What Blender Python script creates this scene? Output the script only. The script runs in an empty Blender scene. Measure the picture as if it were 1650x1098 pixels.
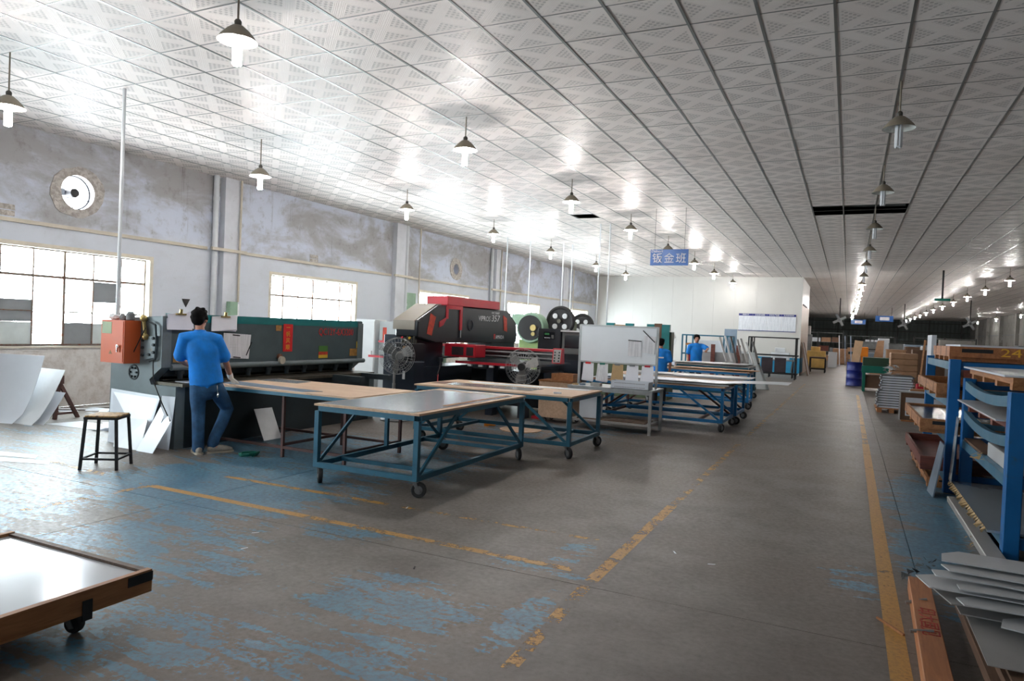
import bpy, bmesh, math, random
from mathutils import Vector, Matrix, noise as mnoise
random.seed(7)
SC = bpy.context.scene
COL = SC.collection
PI = math.pi

# ------------------------------------------------------------------ camera
YAW, PITCH, ROLL, FPX, CAMH = math.radians(25.483), math.radians(1.01), math.radians(2.385), 1137.8, 1.6
_f = Vector((-math.sin(YAW)*math.cos(PITCH), math.cos(YAW)*math.cos(PITCH), -math.sin(PITCH)))
_r0 = Vector((math.cos(YAW), math.sin(YAW), 0)); _u0 = _r0.cross(_f)
_r = _r0*math.cos(ROLL) + _u0*math.sin(ROLL); _u = -_r0*math.sin(ROLL) + _u0*math.cos(ROLL)
cam_d = bpy.data.cameras.new('camera'); cam = bpy.data.objects.new('camera', cam_d); COL.objects.link(cam)
cam.matrix_world = Matrix(((_r.x, _u.x, -_f.x, 0), (_r.y, _u.y, -_f.y, 0), (_r.z, _u.z, -_f.z, CAMH), (0, 0, 0, 1)))
cam_d.sensor_width = 36.0; cam_d.lens = 36.0*FPX/1650.0; cam_d.clip_start = 0.05; cam_d.clip_end = 400
SC.camera = cam
EYE = Vector((0, 0, CAMH))
def ray(x, y): return _f*FPX + _r*(x-825) + _u*(549-y)
def PZ(x, y, z=0.0): d = ray(x, y); return EYE + d*((z-CAMH)/d.z)
def PX(x, y, X): d = ray(x, y); return EYE + d*(X/d.x)
def PY(x, y, Y): d = ray(x, y); return EYE + d*(Y/d.y)
def proj(p):
    q = Vector(p)-EYE; z = q.dot(_f)
    return (825+FPX*q.dot(_r)/z, 549-FPX*q.dot(_u)/z, z)

# ------------------------------------------------------------------ world, exposure
SKY = 35.0          # overcast daylight outside the windows
LAMP = 400.0        # glowing tubes of the pendant lamps
SC.view_settings.view_transform = 'Standard'; SC.view_settings.look = 'None'
SC.view_settings.exposure = 0.0; SC.view_settings.gamma = 1.0; SC.view_settings.use_curve_mapping = False
W = bpy.data.worlds.new('world'); SC.world = W; W.use_nodes = True
bg = W.node_tree.nodes['Background']; bg.inputs[0].default_value = (0.90, 0.95, 1.0, 1); bg.inputs[1].default_value = SKY

# room numbers (metres); X right, Y along the hall, Z up; the camera stands at X=Y=0
XL, XR, YN, YF, ZC = -11.6, 12.0, -6.0, 92.0, 4.4
WINS = [(-6.5+0.5, -3.5), (-0.15, 2.85), (5.85, 8.82), (11.82, 14.8), (17.8, 20.8), (23.83, 26.83), (29.85, 32.8)]
WZ0, WZ1, WZT = 1.0, 2.57, 2.12
for y0, y1 in WINS:                                   # the openings guide the sky light into the hall
    l = bpy.data.lights.new('window_daylight', 'AREA'); l.shape = 'RECTANGLE'; l.size = WZ1-WZ0; l.size_y = y1-y0
    l.cycles.is_portal = True
    o = bpy.data.objects.new('window_daylight', l); COL.objects.link(o)
    o.location = (XL-0.26, (y0+y1)/2, (WZ0+WZ1)/2); o.rotation_euler = (0, -PI/2, 0)

# ------------------------------------------------------------------ materials
def lin(c):
    return tuple(((v/255)/12.92 if v/255 <= 0.04045 else ((v/255+0.055)/1.055)**2.4) for v in c)
MATS = {}
class NT:
    def __init__(s, name):
        s.m = bpy.data.materials.new(name); s.m.use_nodes = True; s.t = s.m.node_tree
        s.b = s.t.nodes['Principled BSDF']; s.out = s.t.nodes['Material Output']; MATS[name] = s.m
    def n(s, typ, **kw):
        nd = s.t.nodes.new(typ)
        for k, v in kw.items(): setattr(nd, k, v)
        return nd
    def put(s, sock, v):
        if isinstance(v, bpy.types.NodeSocket): s.t.links.new(v, sock)
        else:
            if hasattr(sock.default_value, '__len__') and len(sock.default_value) == 4 and hasattr(v, '__len__') and len(v) == 3: v = (*v, 1)
            sock.default_value = v
    def math(s, op, a, b=0.0, c=0.0, clamp=False):
        nd = s.n('ShaderNodeMath', operation=op, use_clamp=clamp)
        for i, v in enumerate((a, b, c)): s.put(nd.inputs[i], v)
        return nd.outputs[0]
    def coords(s, kind='Object'): return s.n('ShaderNodeTexCoord').outputs[kind]
    def pos(s): return s.n('ShaderNodeNewGeometry').outputs['Position']
    def sep(s, v):
        nd = s.n('ShaderNodeSeparateXYZ'); s.put(nd.inputs[0], v); return nd.outputs
    def scale(s, v, f):
        nd = s.n('ShaderNodeVectorMath', operation='MULTIPLY'); s.put(nd.inputs[0], v); s.put(nd.inputs[1], f if hasattr(f, '__len__') else (f, f, f)); return nd.outputs[0]
    def noise(s, v, sc, det=4, rough=.55, dist=0.0):
        nd = s.n('ShaderNodeTexNoise'); s.put(nd.inputs['Vector'], v); nd.inputs['Scale'].default_value = sc
        nd.inputs['Detail'].default_value = det; nd.inputs['Roughness'].default_value = rough; nd.inputs['Distortion'].default_value = dist
        return nd.outputs[0]
    def ramp(s, v, a, b, ta=0.0, tb=1.0, smooth=True):
        nd = s.n('ShaderNodeMapRange'); nd.interpolation_type = 'SMOOTHSTEP' if smooth else 'LINEAR'
        s.put(nd.inputs[0], v); nd.inputs[1].default_value = a; nd.inputs[2].default_value = b; nd.inputs[3].default_value = ta; nd.inputs[4].default_value = tb
        return nd.outputs[0]
    def mix(s, f, a, b):
        nd = s.n('ShaderNodeMix', data_type='RGBA'); s.put(nd.inputs[0], f); s.put(nd.inputs[6], a); s.put(nd.inputs[7], b); return nd.outputs[2]
    def bump(s, h, strength=.3, dist=.01):
        nd = s.n('ShaderNodeBump'); s.put(nd.inputs['Height'], h); nd.inputs['Strength'].default_value = strength; nd.inputs['Distance'].default_value = dist
        s.t.links.new(nd.outputs[0], s.b.inputs['Normal'])
    def set(s, **kw):
        for k, v in kw.items(): s.put(s.b.inputs[k.replace('_', ' ')], v)

def mat(name, rgb, rough=.5, metal=0.0, var=.12, sc=3.0, rgb2=None, a=.45, b=.62, bump=0.0, bsc=60, spec=None, stretch=(1, 1, 1)):
    """plain procedural paint / metal: two tones mixed by noise, optional second colour in patches, fine bump"""
    if name in MATS: return name
    k = NT(name); c = lin(rgb); co = k.coords(); v = k.scale(co, stretch)
    n1 = k.noise(v, sc, 6, .6)
    lo = tuple(x*(1-var) for x in c); hi = tuple(min(1, x*(1+var)) for x in c)
    col = k.mix(k.ramp(n1, .3, .7), lo, hi)
    if rgb2 is not None:
        n2 = k.noise(v, sc*2.3, 8, .65, .4); col = k.mix(k.ramp(n2, a, b), col, lin(rgb2))
    k.set(Base_Color=col, Metallic=metal, Roughness=rough if rough < .36 else k.ramp(n1, .2, .8, max(0, rough-.08), min(1, rough+.1)))
    if spec is not None: k.set(Specular_IOR_Level=spec)
    if bump: k.bump(k.noise(v, bsc, 4), bump)
    return name

# floor: grey-brown concrete with worn blue paint
def make_floor_mat():
    k = NT('floor_concrete'); p = k.pos(); x, y, z = k.sep(p)
    big = k.noise(p, .35, 3); mid = k.noise(p, 2.2, 6, .6); fine = k.noise(p, 26, 6, .7); streak = k.noise(k.scale(p, (1.2, 5, 1)), 1.6, 7, .68, .6)
    conc = k.mix(k.ramp(mid, .3, .7), lin((96, 89, 83)), lin((118, 112, 107)))
    conc = k.mix(k.ramp(big, .4, .65), conc, lin((106, 97, 89)))
    conc = k.mix(k.ramp(fine, .55, .75, 0, .35), conc, lin((80, 76, 72)))
    # where the blue paint has survived (cx, cy, rx, ry, amount)
    blobs = [(-5.3, 4.9, 1.6, 1.5, .78), (-5.6, 6.8, 2.3, 1.7, .72), (-6.6, 3.6, 1.8, 1.3, .62), (-4.3, 3.3, 1.3, 1.0, .60), (-2.35, 3.35, .75, .55, .62), (-2.2, 2.7, .9, .5, .56),
             (-3.2, 2.3, 1.1, .6, .55), (-1.55, 3.55, .16, .55, .66), (-1.85, 4.32, .55, .12, .6), (-3.4, 4.25, .7, .3, .52), (.85, 8.2, .55, 2.2, .74), (.65, 6.3, .4, 1.1, .7), (.1, 5.3, .25, .5, .56),
             (.9, 5.2, .5, .8, .6), (-4.5, 10.5, 2.2, 1.4, .55), (-9.0, 5.0, 2.5, 1.5, .45), (-1.7, 4.8, .2, .35, .55)]
    fld = None
    for cx, cy, rx, ry, am in blobs:
        dx = k.math('MULTIPLY', k.math('SUBTRACT', x, cx), 1/rx); dy = k.math('MULTIPLY', k.math('SUBTRACT', y, cy), 1/ry)
        d = k.math('SQRT', k.math('ADD', k.math('MULTIPLY', dx, dx), k.math('MULTIPLY', dy, dy)))
        g = k.ramp(d, .35, 1.5, am, 0)
        fld = g if fld is None else k.math('MAXIMUM', fld, g)
    n = k.math('ADD', k.math('MULTIPLY', streak, 1.5), k.math('ADD', k.math('MULTIPLY', mid, .7), k.math('MULTIPLY', fine, .7)))
    n = k.math('SUBTRACT', n, .885)
    mask = k.ramp(k.math('SUBTRACT', fld, n), -.05, .035)
    mask = k.math('MULTIPLY', mask, k.ramp(fine, .42, .60, 1.0, .55))
    blue = k.mix(k.ramp(mid, .3, .7), lin((56, 108, 136)), lin((78, 128, 152)))
    col = k.mix(mask, conc, blue)
    rg = k.ramp(fine, .3, .7, .40, .60)
    k.set(Base_Color=col, Roughness=k.math('SUBTRACT', rg, k.math('MULTIPLY', mask, .06)), Specular_IOR_Level=.5)
    k.bump(k.math('ADD', k.math('MULTIPLY', fine, .5), k.math('MULTIPLY', mid, .5)), .25, .006)
make_floor_mat()

# yellow floor marking, worn through
def make_line_mat(name, keep):
    k = NT(name); p = k.pos(); mid = k.noise(p, 5, 7, .7, .5); fine = k.noise(p, 40, 5, .7)
    k.set(Base_Color=k.mix(k.ramp(fine, .4, .7), lin((186, 138, 62)), lin((150, 112, 60))), Roughness=.5)
    n = k.math('ADD', k.math('MULTIPLY', mid, .7), k.math('MULTIPLY', fine, .3))
    tr = k.n('ShaderNodeBsdfTransparent'); mx = k.n('ShaderNodeMixShader')
    k.put(mx.inputs[0], k.ramp(n, keep-.03, keep+.03)); k.t.links.new(k.b.outputs[0], mx.inputs[1]); k.t.links.new(tr.outputs[0], mx.inputs[2])
    k.t.links.new(mx.outputs[0], k.out.inputs[0])
make_line_mat('line_good', .60); make_line_mat('line_worn', .535); make_line_mat('line_faint', .48)

# ceiling tile: white vinyl-faced gypsum with a pressed pattern of crossing ribbed bands and dotted triangles
GX, GY, TS = -.23, .42, .6
def make_tile_mat():
    k = NT('ceiling_tile'); p = k.pos(); x, y, z = k.sep(p)
    fx = k.math('SUBTRACT', k.math('FRACT', k.math('MULTIPLY', k.math('SUBTRACT', x, GX-60), 1/TS)), .5)
    fy = k.math('SUBTRACT', k.math('FRACT', k.math('MULTIPLY', k.math('SUBTRACT', y, GY-60), 1/TS)), .5)
    d1 = k.math('ABSOLUTE', k.math('SUBTRACT', fx, fy)); d2 = k.math('ABSOLUTE', k.math('ADD', fx, fy))
    dm = k.math('MINIMUM', d1, d2)
    band = k.ramp(dm, .13, .15, 1, 0)
    rib = k.math('SINE', k.math('MULTIPLY', dm, 2*PI*26))
    dots = k.math('MULTIPLY', k.math('SINE', k.math('MULTIPLY', fx, 2*PI*9)), k.math('SINE', k.math('MULTIPLY', fy, 2*PI*9)))
    edge = k.math('MAXIMUM', k.math('ABSOLUTE', fx), k.math('ABSOLUTE', fy))
    inner = k.math('MULTIPLY', k.ramp(edge, .40, .44, 1, 0), k.math('SUBTRACT', 1.0, band))
    dm2 = k.math('MULTIPLY', k.ramp(dots, .05, .5), inner)
    grime = k.noise(p, .5, 5, .6)
    base = k.mix(k.ramp(grime, .35, .7), lin((240, 233, 229)), lin((230, 221, 216)))
    base = k.mix(k.math('MULTIPLY', dm2, .42), base, lin((118, 112, 110)))
    base = k.mix(k.math('MULTIPLY', inner, .16), base, lin((150, 146, 142)))
    k.set(Base_Color=base, Roughness=.46, Specular_IOR_Level=.12)
    h = k.math('ADD', k.math('MULTIPLY', k.math('MULTIPLY', rib, .35), band), k.math('MULTIPLY', dm2, -1.0))
    h = k.math('ADD', h, k.math('MULTIPLY', k.noise(p, 3.0, 2), 3.0))
    k.bump(h, .35, .004)
make_tile_mat()

def make_wall_mat():
    k = NT('wall_plaster'); p = k.pos(); x, y, z = k.sep(p)
    v = k.scale(p, (1, .55, 1.1)); n1 = k.noise(v, .9, 7, .65, .4); n2 = k.noise(p, 5, 7, .7); drip = k.noise(k.scale(p, (1, 4.5, .25)), 1.4, 5, .6); n3 = k.noise(p, 30, 4, .7)
    up = k.mix(k.ramp(n1, .40, .62), lin((200, 207, 222)), lin((164, 163, 164)))
    up = k.mix(k.ramp(n2, .50, .74, 0, .55), up, lin((128, 123, 118)))
    up = k.mix(k.ramp(drip, .62, .74, 0, .5), up, lin((104, 98, 94)))
    low = k.mix(k.ramp(n1, .45, .75, 0, .6), lin((208, 213, 222)), lin((182, 183, 186)))
    low = k.mix(k.ramp(n2, .60, .78, 0, .5), low, lin((150, 146, 142)))
    bot = k.mix(k.ramp(n2, .40, .70, 0, .7), lin((212, 208, 204)), lin((176, 164, 154)))
    bot = k.mix(k.ramp(n3, .5, .75, 0, .3), bot, lin((140, 132, 124)))
    wob = k.math('ADD', z, k.math('MULTIPLY', n1, .5))
    col = k.mix(k.ramp(wob, 3.12, 3.30), low, up)
    col = k.mix(k.ramp(z, .96, 1.02, 1, 0), col, bot)
    k.set(Base_Color=col, Roughness=.85, Specular_IOR_Level=.2)
    k.bump(k.math('ADD', k.math('MULTIPLY', n2, .6), k.math('MULTIPLY', n3, .4)), .4, .012)
make_wall_mat()

def make_ply(name, c1, c2, rough=.6, stretch=(14, 1.2, 14), dirty=(90, 70, 60), da=.6, db=.8):
    k = NT(name); co = k.coords(); g = k.noise(k.scale(co, stretch), 2.0, 8, .65, .8); d = k.noise(co, 3, 6, .65)
    col = k.mix(k.ramp(g, .3, .7), lin(c1), lin(c2)); col = k.mix(k.ramp(d, da, db, 0, .7), col, lin(dirty))
    k.set(Base_Color=col, Roughness=rough); k.bump(g, .15, .004)
make_ply('plywood', (216, 186, 158), (194, 160, 132))
make_ply('plywood_x', (218, 190, 162), (196, 162, 134), stretch=(1.2, 14, 14))
make_ply('timber', (176, 122, 76), (140, 90, 54))
make_ply('timber_x', (182, 130, 84), (146, 98, 60), stretch=(1.5, 16, 16))
make_ply('timber_dark', (104, 76, 56), (76, 54, 40))
make_ply('redwood', (120, 66, 52), (92, 46, 40), stretch=(2, 14, 14))
make_ply('orange_timber', (178, 118, 74), (148, 92, 58), stretch=(12, 1, 12))
make_ply('carton', (176, 138, 106), (160, 122, 92), stretch=(3, 3, 3))

def make_pane():
    k = NT('window_glass'); tr = k.n('ShaderNodeBsdfTransparent'); gl = k.n('ShaderNodeBsdfGlossy'); gl.inputs['Roughness'].default_value = .05
    tr.inputs[0].default_value = (.93, .97, .97, 1); mx = k.n('ShaderNodeMixShader'); mx.inputs[0].default_value = .07
    k.t.links.new(tr.outputs[0], mx.inputs[1]); k.t.links.new(gl.outputs[0], mx.inputs[2]); k.t.links.new(mx.outputs[0], k.out.inputs[0])
make_pane()
def make_glow(name, rgb, s):
    k = NT(name); k.set(Base_Color=(.9, .9, .9), Emission_Color=rgb, Emission_Strength=s)
make_glow('lamp_tube_lit', (1.0, .955, .92), LAMP)
def make_clear(name, tint, amt, rough):
    k = NT(name); tr = k.n('ShaderNodeBsdfTransparent'); tr.inputs[0].default_value = (*tint, 1); mx = k.n('ShaderNodeMixShader'); mx.inputs[0].default_value = amt
    k.set(Base_Color=(.75, .77, .78), Roughness=rough)
    k.t.links.new(tr.outputs[0], mx.inputs[1]); k.t.links.new(k.b.outputs[0], mx.inputs[2]); k.t.links.new(mx.outputs[0], k.out.inputs[0])
make_clear('plastic_film', (.95, .95, .95), .35, .2)
def make_print(name, paper, ink, sc, amt=.6):
    """sheet of paper with unreadable rows of fine print"""
    k = NT(name); co = k.coords(); x, y, z = k.sep(co)
    rows = k.ramp(k.math('SINE', k.math('MULTIPLY', z, sc)), .1, .5); words = k.ramp(k.noise(k.scale(co, (60, 60, 3)), 1.0, 3, .7), .45, .55)
    k.set(Base_Color=k.mix(k.math('MULTIPLY', k.math('MULTIPLY', rows, words), amt), lin(paper), lin(ink)), Roughness=.6)
make_print('printed_paper', (236, 236, 240), (120, 122, 135), 330, .5)
make_print('notice_print', (226, 230, 236), (120, 130, 150), 120, .55)

mat('slab_base', (40, 38, 36), .9)
mat('grid_metal', (128, 130, 128), .35, .6, .08)
mat('roof_dark', (40, 40, 40), .9)
mat('white_paint', (204, 207, 214), .6, 0, .08, 2, (160, 160, 160), .62, .8)
mat('cream_plastic', (196, 188, 172), .5, 0, .1, 3)
mat('pvc_white', (206, 210, 214), .4, 0, .06)
mat('window_steel', (120, 108, 98), .6, .2, .2, 8, (120, 70, 50), .5, .65)
mat('sill_cream', (214, 206, 190), .7)
mat('grey_board', (134, 138, 142), .6, 0, .1)
mat('frosted', (205, 214, 214), .6, 0, .1)
mat('wire', (96, 88, 82), .6, .3)
mat('black_iron', (34, 33, 34), .55, .3, .2)
mat('cement_patch', (184, 178, 172), .9, 0, .15, 6, (150, 143, 136), .42, .62, .6, 30)
mat('panel_white', (204, 203, 199), .45, 0, .03, .6)
mat('panel_beige', (178, 162, 148), .5, 0, .05, .8)
mat('skirt_blue', (30, 128, 168), .45, 0, .1)
mat('corrugated', (72, 80, 78), .7, .1, .15, .5)
mat('far_steel', (58, 60, 60), .6, .2)
mat('wall_grey', (142, 142, 138), .85, 0, .15, .5, (112, 110, 106), .5, .7)
mat('shade_outer', (138, 128, 112), .45, .1, .1)
mat('shade_inner', (236, 236, 230), .4)
mat('lamp_rod', (140, 128, 112), .5)
mat('lamp_cap', (70, 66, 60), .5)
mat('tube_off', (222, 224, 228), .25, 0, .03)
mat('cart_teal', (38, 98, 122), .42, .1, .14, 5, (70, 84, 92), .60, .72)
mat('cart_blue', (18, 112, 170), .42, .1, .12, 5, (60, 84, 100), .62, .74)
mat('cart_rust', (80, 52, 48), .6, .1, .2, 5)
mat('bare_steel', (150, 150, 150), .38, .7, .12, 4)
mat('galvanised', (176, 178, 178), .35, .65, .12, 8)
mat('sheet_steel', (182, 194, 202), .22, .5, .03, 1.2)
mat('sheet_dark', (74, 72, 72), .25, .6, .1, 2)
mat('sheet_white', (214, 220, 228), .35, .1, .04, 1.5)
mat('sheet_grey', (160, 158, 156), .45, .2, .1, 3)
mat('sheet_grey_light', (198, 200, 202), .4, .2, .08, 3)
mat('sheet_blue_grey', (132, 150, 168), .35, .4, .1, 2)
mat('mirror_sheet', (222, 224, 226), .14, .35, .04, 1.0)
mat('rubber', (48, 48, 50), .7, 0, .2)
mat('wheel_grey', (136, 138, 140), .45, .3)
mat('shear_slate', (74, 88, 92), .45, .15, .12, 3, (98, 106, 106), .62, .78)
mat('shear_grey', (112, 124, 128), .5, .15, .12, 3, (122, 108, 92), .60, .76)
mat('shear_teal', (0, 110, 112), .45)
mat('shear_dark', (44, 54, 58), .5, .2, .2, 3)
mat('oily_steel', (96, 92, 82), .4, .6, .25, 6)
mat('orange_enamel', (206, 96, 52), .4, 0, .06, 3)
mat('olive_label', (168, 182, 150), .6)
mat('chrome', (200, 200, 200), .15, .95)
mat('brass', (170, 150, 100), .35, .8)
mat('red_paper', (214, 30, 34), .55)
mat('gold_ink', (236, 180, 60), .5)
mat('red_ink', (206, 58, 56), .6, 0, .3, 30)
mat('yellow_label', (214, 176, 50), .5)
mat('green_label', (70, 120, 50), .5)
mat('rust_label', (160, 116, 60), .5, 0, .3, 20)
mat('white_enamel', (224, 226, 228), .4)
mat('paper', (242, 243, 250), .7, 0, .03)
mat('kraft', (190, 160, 116), .7)
mat('press_black', (30, 34, 40), .35, .1, .12, 2)
mat('press_navy', (34, 42, 54), .4, .1, .12, 2)
mat('press_hood', (132, 124, 112), .5, 0, .06)
mat('press_red', (190, 24, 44), .38, 0, .08, 2)
mat('smoked', (70, 62, 66), .12, .2)
mat('white_print', (226, 228, 232), .5)
mat('couplet', (196, 62, 38), .55, 0, .25, 14)
mat('press_green', (128, 150, 92), .5, .05, .15, 3)
mat('olive_machine', (78, 88, 64), .5, .1, .2, 4)
mat('mint', (142, 172, 148), .5)
mat('locker_grey', (176, 182, 184), .45, .1, .05)
mat('locker_white', (224, 228, 230), .35, .1, .04)
mat('screen', (26, 28, 34), .15)
mat('bezel_grey', (104, 106, 106), .5)
mat('led_green', (40, 120, 60), .4)
mat('board_white', (240, 245, 250), .22, 0, .02)
mat('seat_wood', (176, 138, 84), .6, 0, .25, 14, (90, 66, 44), .5, .62)
mat('rack_blue', (16, 98, 160), .42, .05, .10, 3, (46, 92, 120), .6, .72)
mat('rack_side', (66, 112, 136), .45, .1, .1, 3)
mat('strap_black', (26, 26, 28), .6)
mat('drum_blue', (22, 36, 112), .35, .1, .15, 4)
mat('bin_green', (0, 104, 88), .45)
mat('box_green', (40, 66, 48), .6)
mat('orange_plastic', (226, 130, 24), .45)
mat('sign_blue', (10, 92, 172), .35, 0, .04)
mat('shirt_blue', (24, 136, 232), .8, 0, .12, 10, None, .4, .6, .35, 18)
mat('jeans', (48, 88, 128), .85, 0, .28, 9, None, .4, .6, .4, 26)
mat('skin', (196, 138, 112), .55, 0, .06)
mat('hair', (14, 12, 12), .85, 0, .3, 40, None, .4, .6, .6, 90, .15)
mat('glove', (226, 226, 222), .8, 0, .06, 20, None, .4, .6, .3, 120)
mat('shoe', (164, 158, 148), .75, 0, .15, 20)
mat('trousers_black', (24, 24, 28), .85)
mat('red_stripe', (206, 40, 70), .7)
mat('beam_rust', (118, 76, 56), .6, .1, .2)
mat('clutter_grey', (120, 124, 126), .6, 0, .2)
mat('clutter_brown', (104, 78, 60), .7, 0, .2)
mat('straw', (206, 170, 100), .8, 0, .15)
mat('ply_pale', (206, 172, 138), .6, 0, .1)
mat('plank_red_ink', (150, 40, 34), .7)

# ------------------------------------------------------------------ geometry helpers
def _off(o):
    v = Vector((0, 0, 0))
    while o is not None: v += Vector(o.location); o = o.parent
    return v
class G:
    """collects simple solids; build() links them as ONE mesh object"""
    def __init__(s): s.v = []; s.f = []
    def add(s, vs, fs):
        n = len(s.v); s.v += [tuple(p) for p in vs]; s.f += [tuple(i+n for i in f) for f in fs]; return s
    def box(s, x0, x1, y0, y1, z0, z1):
        return s.add([(x0, y0, z0), (x1, y0, z0), (x1, y1, z0), (x0, y1, z0), (x0, y0, z1), (x1, y0, z1), (x1, y1, z1), (x0, y1, z1)],
                     [(3, 2, 1, 0), (4, 5, 6, 7), (0, 1, 5, 4), (1, 2, 6, 5), (2, 3, 7, 6), (3, 0, 4, 7)])
    def cbox(s, c, w, d, h): return s.box(c[0]-w/2, c[0]+w/2, c[1]-d/2, c[1]+d/2, c[2]-h/2, c[2]+h/2)
    def bar(s, p, q, w, h=None, up=(0, 0, 1)):
        p, q = Vector(p), Vector(q); h = h or w; d = (q-p).normalized(); u = Vector(up)
        if abs(d.dot(u)) > .98: u = Vector((1, 0, 0))
        a = d.cross(u).normalized()*(w/2); b = a.cross(d).normalized()*(h/2)
        vs = [p-a-b, p+a-b, p+a+b, p-a+b, q-a-b, q+a-b, q+a+b, q-a+b]
        return s.add(vs, [(3, 2, 1, 0), (4, 5, 6, 7), (0, 1, 5, 4), (1, 2, 6, 5), (2, 3, 7, 6), (3, 0, 4, 7)])
    def cyl(s, p, q, r, r2=None, n=12, cap=True):
        p, q = Vector(p), Vector(q); r2 = r if r2 is None else r2; d = (q-p).normalized()
        u = Vector((0, 0, 1)) if abs(d.z) < .9 else Vector((1, 0, 0)); a = d.cross(u).normalized(); b = d.cross(a)
        vs = []; fs = []
        for i in range(n):
            t = 2*PI*i/n; w = a*math.cos(t)+b*math.sin(t); vs += [p+w*r, q+w*r2]
        for i in range(n): j = (i+1) % n; fs.append((2*i, 2*j, 2*j+1, 2*i+1))
        if cap: fs += [tuple(2*i for i in range(n))[::-1], tuple(2*i+1 for i in range(n))]
        return s.add(vs, fs)
    def tube(s, pts, r, n=6):
        for a, b in zip(pts[:-1], pts[1:]): s.cyl(a, b, r, None, n)
        return s
    def loft(s, rings, cap=True):
        """rings: lists of equal length"""
        n = len(rings[0]); vs = [p for r in rings for p in r]; fs = []
        for k in range(len(rings)-1):
            for i in range(n): j = (i+1) % n; fs.append((k*n+i, k*n+j, (k+1)*n+j, (k+1)*n+i))
        if cap: fs += [tuple(range(n))[::-1], tuple((len(rings)-1)*n+i for i in range(n))]
        return s.add(vs, fs)
    def lathe(s, prof, c=(0, 0, 0), n=20, axis='z', cap=False):
        c = Vector(c); rings = []
        for r, h in prof:
            ring = []
            for i in range(n):
                t = 2*PI*i/n; a, b = r*math.cos(t), r*math.sin(t)
                ring.append(c+Vector({'z': (a, b, h), 'x': (h, a, b), 'y': (a, h, b)}[axis]))
            rings.append(ring)
        return s.loft(rings, cap)
    def prism(s, poly, axis, a, b):
        """polygon in the plane across axis, extruded from a to b; x: (y,z), y: (x,z), z: (x,y)"""
        mk = {'x': lambda p, h: (h, p[0], p[1]), 'y': lambda p, h: (p[0], h, p[1]), 'z': lambda p, h: (p[0], p[1], h)}[axis]
        return s.loft([[mk(p, a) for p in poly], [mk(p, b) for p in poly]])
    def sheet(s, pts, t, nrm=None):
        """flat or bent plate: pts grid rows -> plate of thickness t"""
        return s
    def plate(s, pts, t):
        """thin plate on a polygon, thickened along its normal"""
        P = [Vector(p) for p in pts]; n = (P[1]-P[0]).cross(P[2]-P[0]).normalized()*t
        return s.loft([[p for p in P], [p+n for p in P]])
    def ball(s, c, r, n=12, m=8, sc=(1, 1, 1)):
        c = Vector(c); rings = []
        for k in range(1, m):
            t = PI*k/m
            rings.append([c+Vector((sc[0]*r*math.sin(t)*math.cos(2*PI*i/n), sc[1]*r*math.sin(t)*math.sin(2*PI*i/n), sc[2]*r*math.cos(t))) for i in range(n)])
        return s.loft(rings)
    def torus(s, c, R, r, axis='x', n=20, m=8):
        prof = [(R+r*math.cos(2*PI*k/m), r*math.sin(2*PI*k/m)) for k in range(m+1)]
        return s.lathe(prof, c, n, axis)
    def xf(s, M):
        s.v = [tuple(M @ Vector(p)) for p in s.v]; return s
    def mesh(s, name, off=(0, 0, 0), smooth=False, bevel=0):
        me = bpy.data.meshes.new(name); ox, oy, oz = off
        me.from_pydata([(a-ox, b-oy, c-oz) for a, b, c in s.v], [], s.f)
        bm = bmesh.new(); bm.from_mesh(me); bmesh.ops.remove_doubles(bm, verts=bm.verts, dist=1e-6) if smooth else None
        bmesh.ops.recalc_face_normals(bm, faces=bm.faces)
        if bevel: bmesh.ops.bevel(bm, geom=bm.edges[:], offset=bevel, segments=1, affect='EDGES', clamp_overlap=True)
        if smooth:
            for f in bm.faces: f.smooth = True
            for e in bm.edges:
                if len(e.link_faces) == 2 and e.calc_face_angle(0) > .7: e.smooth = False
        bm.to_mesh(me); bm.free(); return me
    def build(s, name, m, parent=None, local=False, smooth=False, bevel=0, origin=None):
        off = (0, 0, 0)
        if parent is not None and not local: off = _off(parent)
        if parent is None and origin is not None: off = Vector(origin)
        me = s.mesh(name, off, smooth, bevel); me.materials.append(MATS[m])
        o = bpy.data.objects.new(name, me); COL.objects.link(o)
        if parent is not None: o.parent = parent
        elif origin is not None: o.location = origin
        return o
def tag(o, label, cat, group=None, kind=None):
    o['label'] = label; o['category'] = cat
    if group: o['group'] = group
    if kind: o['kind'] = kind
    return o
def struct(o): o['kind'] = 'structure'; return o
def thing(name, label, cat, loc, rz=0.0, group=None):
    o = bpy.data.objects.new(name, None); COL.objects.link(o); o.location = loc; o.rotation_euler = (0, 0, rz); o.empty_display_size = .1
    return tag(o, label, cat, group)
def sroot(name):
    o = bpy.data.objects.new(name, None); COL.objects.link(o); o.empty_display_size = .1; return struct(o)
def inst(me, name, parent, loc=(0, 0, 0), rz=0.0):
    o = bpy.data.objects.new(name, me); COL.objects.link(o); o.parent = parent; o.location = loc; o.rotation_euler = (0, 0, rz); return o
def copy_tree(o, parent=None):
    c = o.copy(); COL.objects.link(c); c.parent = parent
    for ch in list(o.children): copy_tree(ch, c)
    return c
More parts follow.
